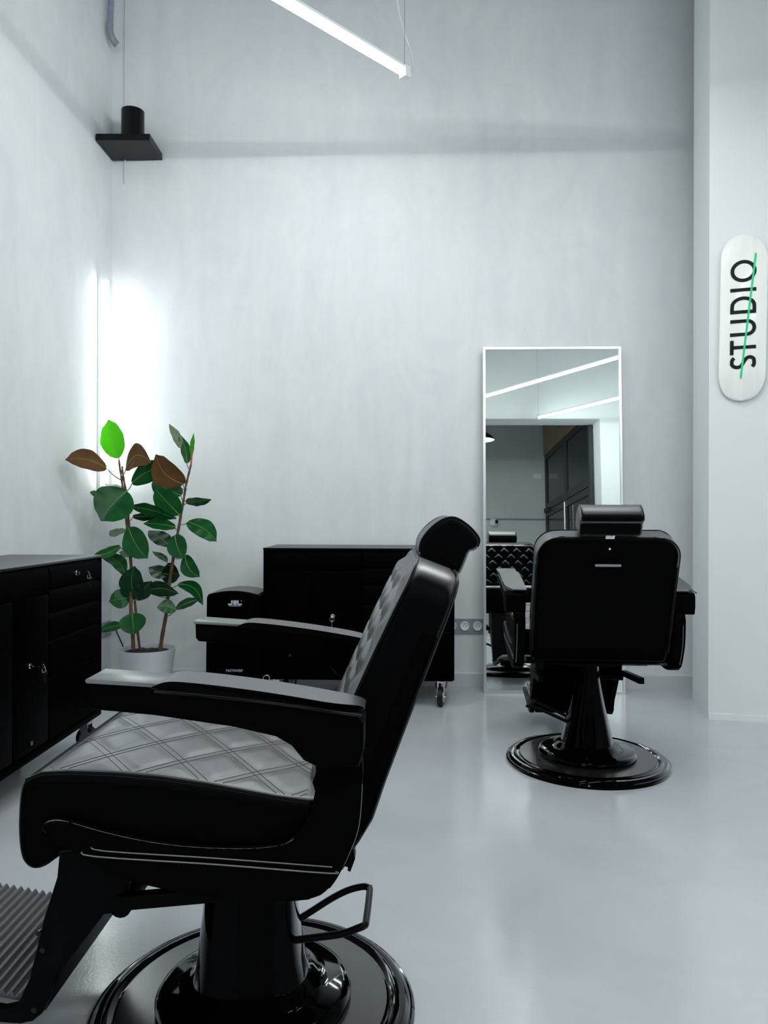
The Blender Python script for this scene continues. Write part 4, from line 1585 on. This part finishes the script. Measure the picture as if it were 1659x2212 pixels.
tube(bm, catmull([room(0.045, 0.073, 0.325), room(0.062, 0.08, 0.318), at(252, 1365, 4.30), at(260, 1383, 4.28), at(266, 1398, 4.26), at(272, 1430, 4.25), room(0.13, 0.16, 0.08), room(0.16, 0.15, 0.004), room(0.35, 0.12, 0.004)], 6), 0.0042, 8)
tag(finish('power_cable', bm, 'black_cable', smooth=60), 'black plug and cord in the left wall socket, hanging down behind the plant pot', 'cord')

# ---------------------------------------------------------------- the room behind, seen in the mirror
# glazed partition along the right
G0 = Vector((2.462, -6.30, 0))
G1 = Vector((2.640, -2.90, 0))
gd = (G1 - G0).normalized()
gn = Vector((-gd.y, gd.x, 0))              # into the room
GL = (G1 - G0).length
door = struct(empty('door_1', G0), 'glazed partition in dark metal frames along the back room')
bm = bmesh.new()
for x0, x1 in ((0.0, 0.09), (1.66, 1.80), (GL - 0.09, GL)):
    obox(bm, z3, gd, gn, UP, (x0, -0.03, 0), (x1, 0.03, 3.32))
for q0, q1 in ((0.0, 0.12), (2.09, 2.20), (2.215, 2.34), (3.22, 3.32)):
    obox(bm, z3, gd, gn, UP, (0.09, -0.028, q0), (1.66, 0.028, q1))
    obox(bm, z3, gd, gn, UP, (1.80, -0.028, q0), (GL - 0.09, 0.028, q1))
finish('frame', bm, 'frame', door, smooth=0)
for x0, x1 in ((0.09, 1.66), (1.80, GL - 0.09)):
    for q0, q1 in ((0.12, 2.09), (2.34, 3.22)):
        bm = bmesh.new()
        obox(bm, z3, gd, gn, UP, (x0, -0.004, q0), (x1, 0.004, q1))
        finish('pane', bm, 'glass', door, smooth=0)
bm = bmesh.new()
tube(bm, [gd * 1.86 + gn * 0.07 + UP * 0.8, gd * 1.86 + gn * 0.07 + UP * 2.16], 0.016, 12)
for z in (0.9, 2.10):
    tube(bm, [gd * 1.86 + gn * 0.07 + UP * z, gd * 1.86 + UP * z], 0.010, 8)
finish('handle', bm, 'alu', door, smooth=40)
bm = bmesh.new()
obox(bm, z3, gd, gn, UP, (0.10, 0.02, 2.16), (0.42, 0.08, 2.24))
finish('door_closer', bm, 'dark', door, smooth=0)
bm = bmesh.new()
obox(bm, G0, gd, gn, UP, (0.0, -0.05, 3.32), (GL, 0.05, HC))
struct(finish('trim_2', bm, 'tan', smooth=0))
xs_ = thing('exit_sign', 'small green exit sign on the tan board over the glazed door, seen in the mirror', 'sign', G0 + gd * 1.45 + gn * 0.05 + UP * 3.56)
bm = bmesh.new()
obox(bm, z3, gd, gn, UP, (-0.15, 0.0, 0.0), (0.15, 0.03, 0.15))
finish('panel', bm, 'exit', xs_, smooth=0)
bm = bmesh.new()
ribbon(bm, [(-0.10, 0.075), (-0.02, 0.075)], 0.022, gn * 0.031, gd, UP, gn, 0.001)
ribbon(bm, [(-0.055, 0.115), (-0.015, 0.075), (-0.055, 0.035)], 0.020, gn * 0.031, gd, UP, gn, 0.001)
ribbon(bm, [(0.05, 0.02), (0.05, 0.13), (0.11, 0.13), (0.11, 0.02)], 0.014, gn * 0.031, gd, UP, gn, 0.001)
finish('pictogram', bm, 'socket', xs_, smooth=0)

RW = K - DEP * DR                           # a point of the rear wall
ra = lambda x: (Vector((x, -6.25, 0)) - RW).dot(RT)


def on_rear(x, z, out=0.0):
    return RW + RT * ra(x) + UP * z + DEP * out


wb = thing('wall_thermostat', 'small white wall box with a round knob on the grey wall, seen in the mirror', 'thermostat', on_rear(2.30, 2.92))
bm = bmesh.new()
obox(bm, z3, RT, DEP, UP, (-0.085, 0.0, -0.05), (0.085, 0.035, 0.05))
bmesh.ops.bevel(bm, geom=bm.edges[:], offset=0.010, segments=2, affect='EDGES')
finish('casing', bm, 'socket', wb)
bm = bmesh.new()
tube(bm, [RT * -0.02 + DEP * 0.035, RT * -0.02 + DEP * 0.050], 0.022, 20)
finish('dial', bm, 'socket', wb, smooth=40)
sc_ = thing('security_camera', 'white ball camera on the grey wall, seen in the mirror', 'camera', on_rear(1.42, 1.99))
bm = bmesh.new()
lathe(bm, [(0.085 * math.sin(PI * k / 16), -0.085 * math.cos(PI * k / 16)) for k in range(17)], 28, DEP * 0.085)
finish('ball', bm, 'socket', sc_)
bm = bmesh.new()
dl = Vector((0.65, 0.75, 0.05)).normalized()
tube(bm, [DEP * 0.085 + dl * 0.070, DEP * 0.085 + dl * 0.092], 0.036, 18)
finish('lens', bm, 'dark', sc_, smooth=40)
bm = bmesh.new()
tube(bm, [on_rear(0.2, 2.055, 0.015), on_rear(2.44, 2.055, 0.015)], 0.014, 8)
tag(finish('wall_conduit', bm, 'pipe', smooth=50), 'thin grey conduit running level along the grey wall, seen in the mirror', 'conduit')

lm = thing('pendant_lamp', 'black pendant lamp with a glowing white underside, seen in the mirror', 'lamp', (1.02, -3.35, 3.02))
bm = bmesh.new()
lathe(bm, [(0.205, 0.0), (0.200, 0.02), (0.150, 0.075), (0.085, 0.115), (0.050, 0.150), (0.045, 0.21), (0.0, 0.215)], 40)
lathe(bm, [(0.203, 0.0), (0.196, 0.018), (0.146, 0.070), (0.080, 0.110), (0.0, 0.112)], 40, mi=1)
finish('shade', bm, ['shade', 'shadein'], lm, smooth=50)
bm = bmesh.new()
lathe(bm, [(0.06 * math.sin(PI * k / 12), 0.055 - 0.05 * math.cos(PI * k / 12)) for k in range(13)], 20)
finish('bulb', bm, 'bulb', lm)
bm = bmesh.new()
tube(bm, [(0, 0, 0.21), (0, 0, HC - 3.02)], 0.004, 8)
finish('cord', bm, 'black_cable', lm, smooth=50)

fill_lm2 = copy_thing(lm, 'added unseen pendant lamp brightening the back room, out of the frame')  # added fill lamp, lifts the grey rear wall
fill_lm2.location = (-0.35, -4.6, 3.02)
fill_lm3 = copy_thing(lm, 'added unseen pendant lamp brightening the passage behind the glazed partition')  # added fill lamp, lightens what shows through the panes
fill_lm3.location = (2.92, -5.3, 3.25)

# ---------------------------------------------------------------- world and view
w = bpy.data.worlds.new('world')
S.world = w
w.use_nodes = True
w.node_tree.nodes['Background'].inputs[0].default_value = (0.02, 0.022, 0.025, 1)
w.node_tree.nodes['Background'].inputs[1].default_value = 1.0
vs = S.view_settings
vs.view_transform = 'Standard'
vs.look = 'None'
vs.gamma = 1.0
vs.use_curve_mapping = False
vs.exposure = 0.09
try:
    S.cycles.use_denoising = True
    S.cycles.denoiser = 'OPENIMAGEDENOISE'
    S.cycles.max_bounces = 10
    S.cycles.diffuse_bounces = 6
    S.cycles.glossy_bounces = 5
    S.cycles.transparent_max_bounces = 8
    S.cycles.sample_clamp_indirect = 8.0
    S.cycles.blur_glossy = 0.3
    S.cycles.use_light_tree = True
except Exception:
    pass
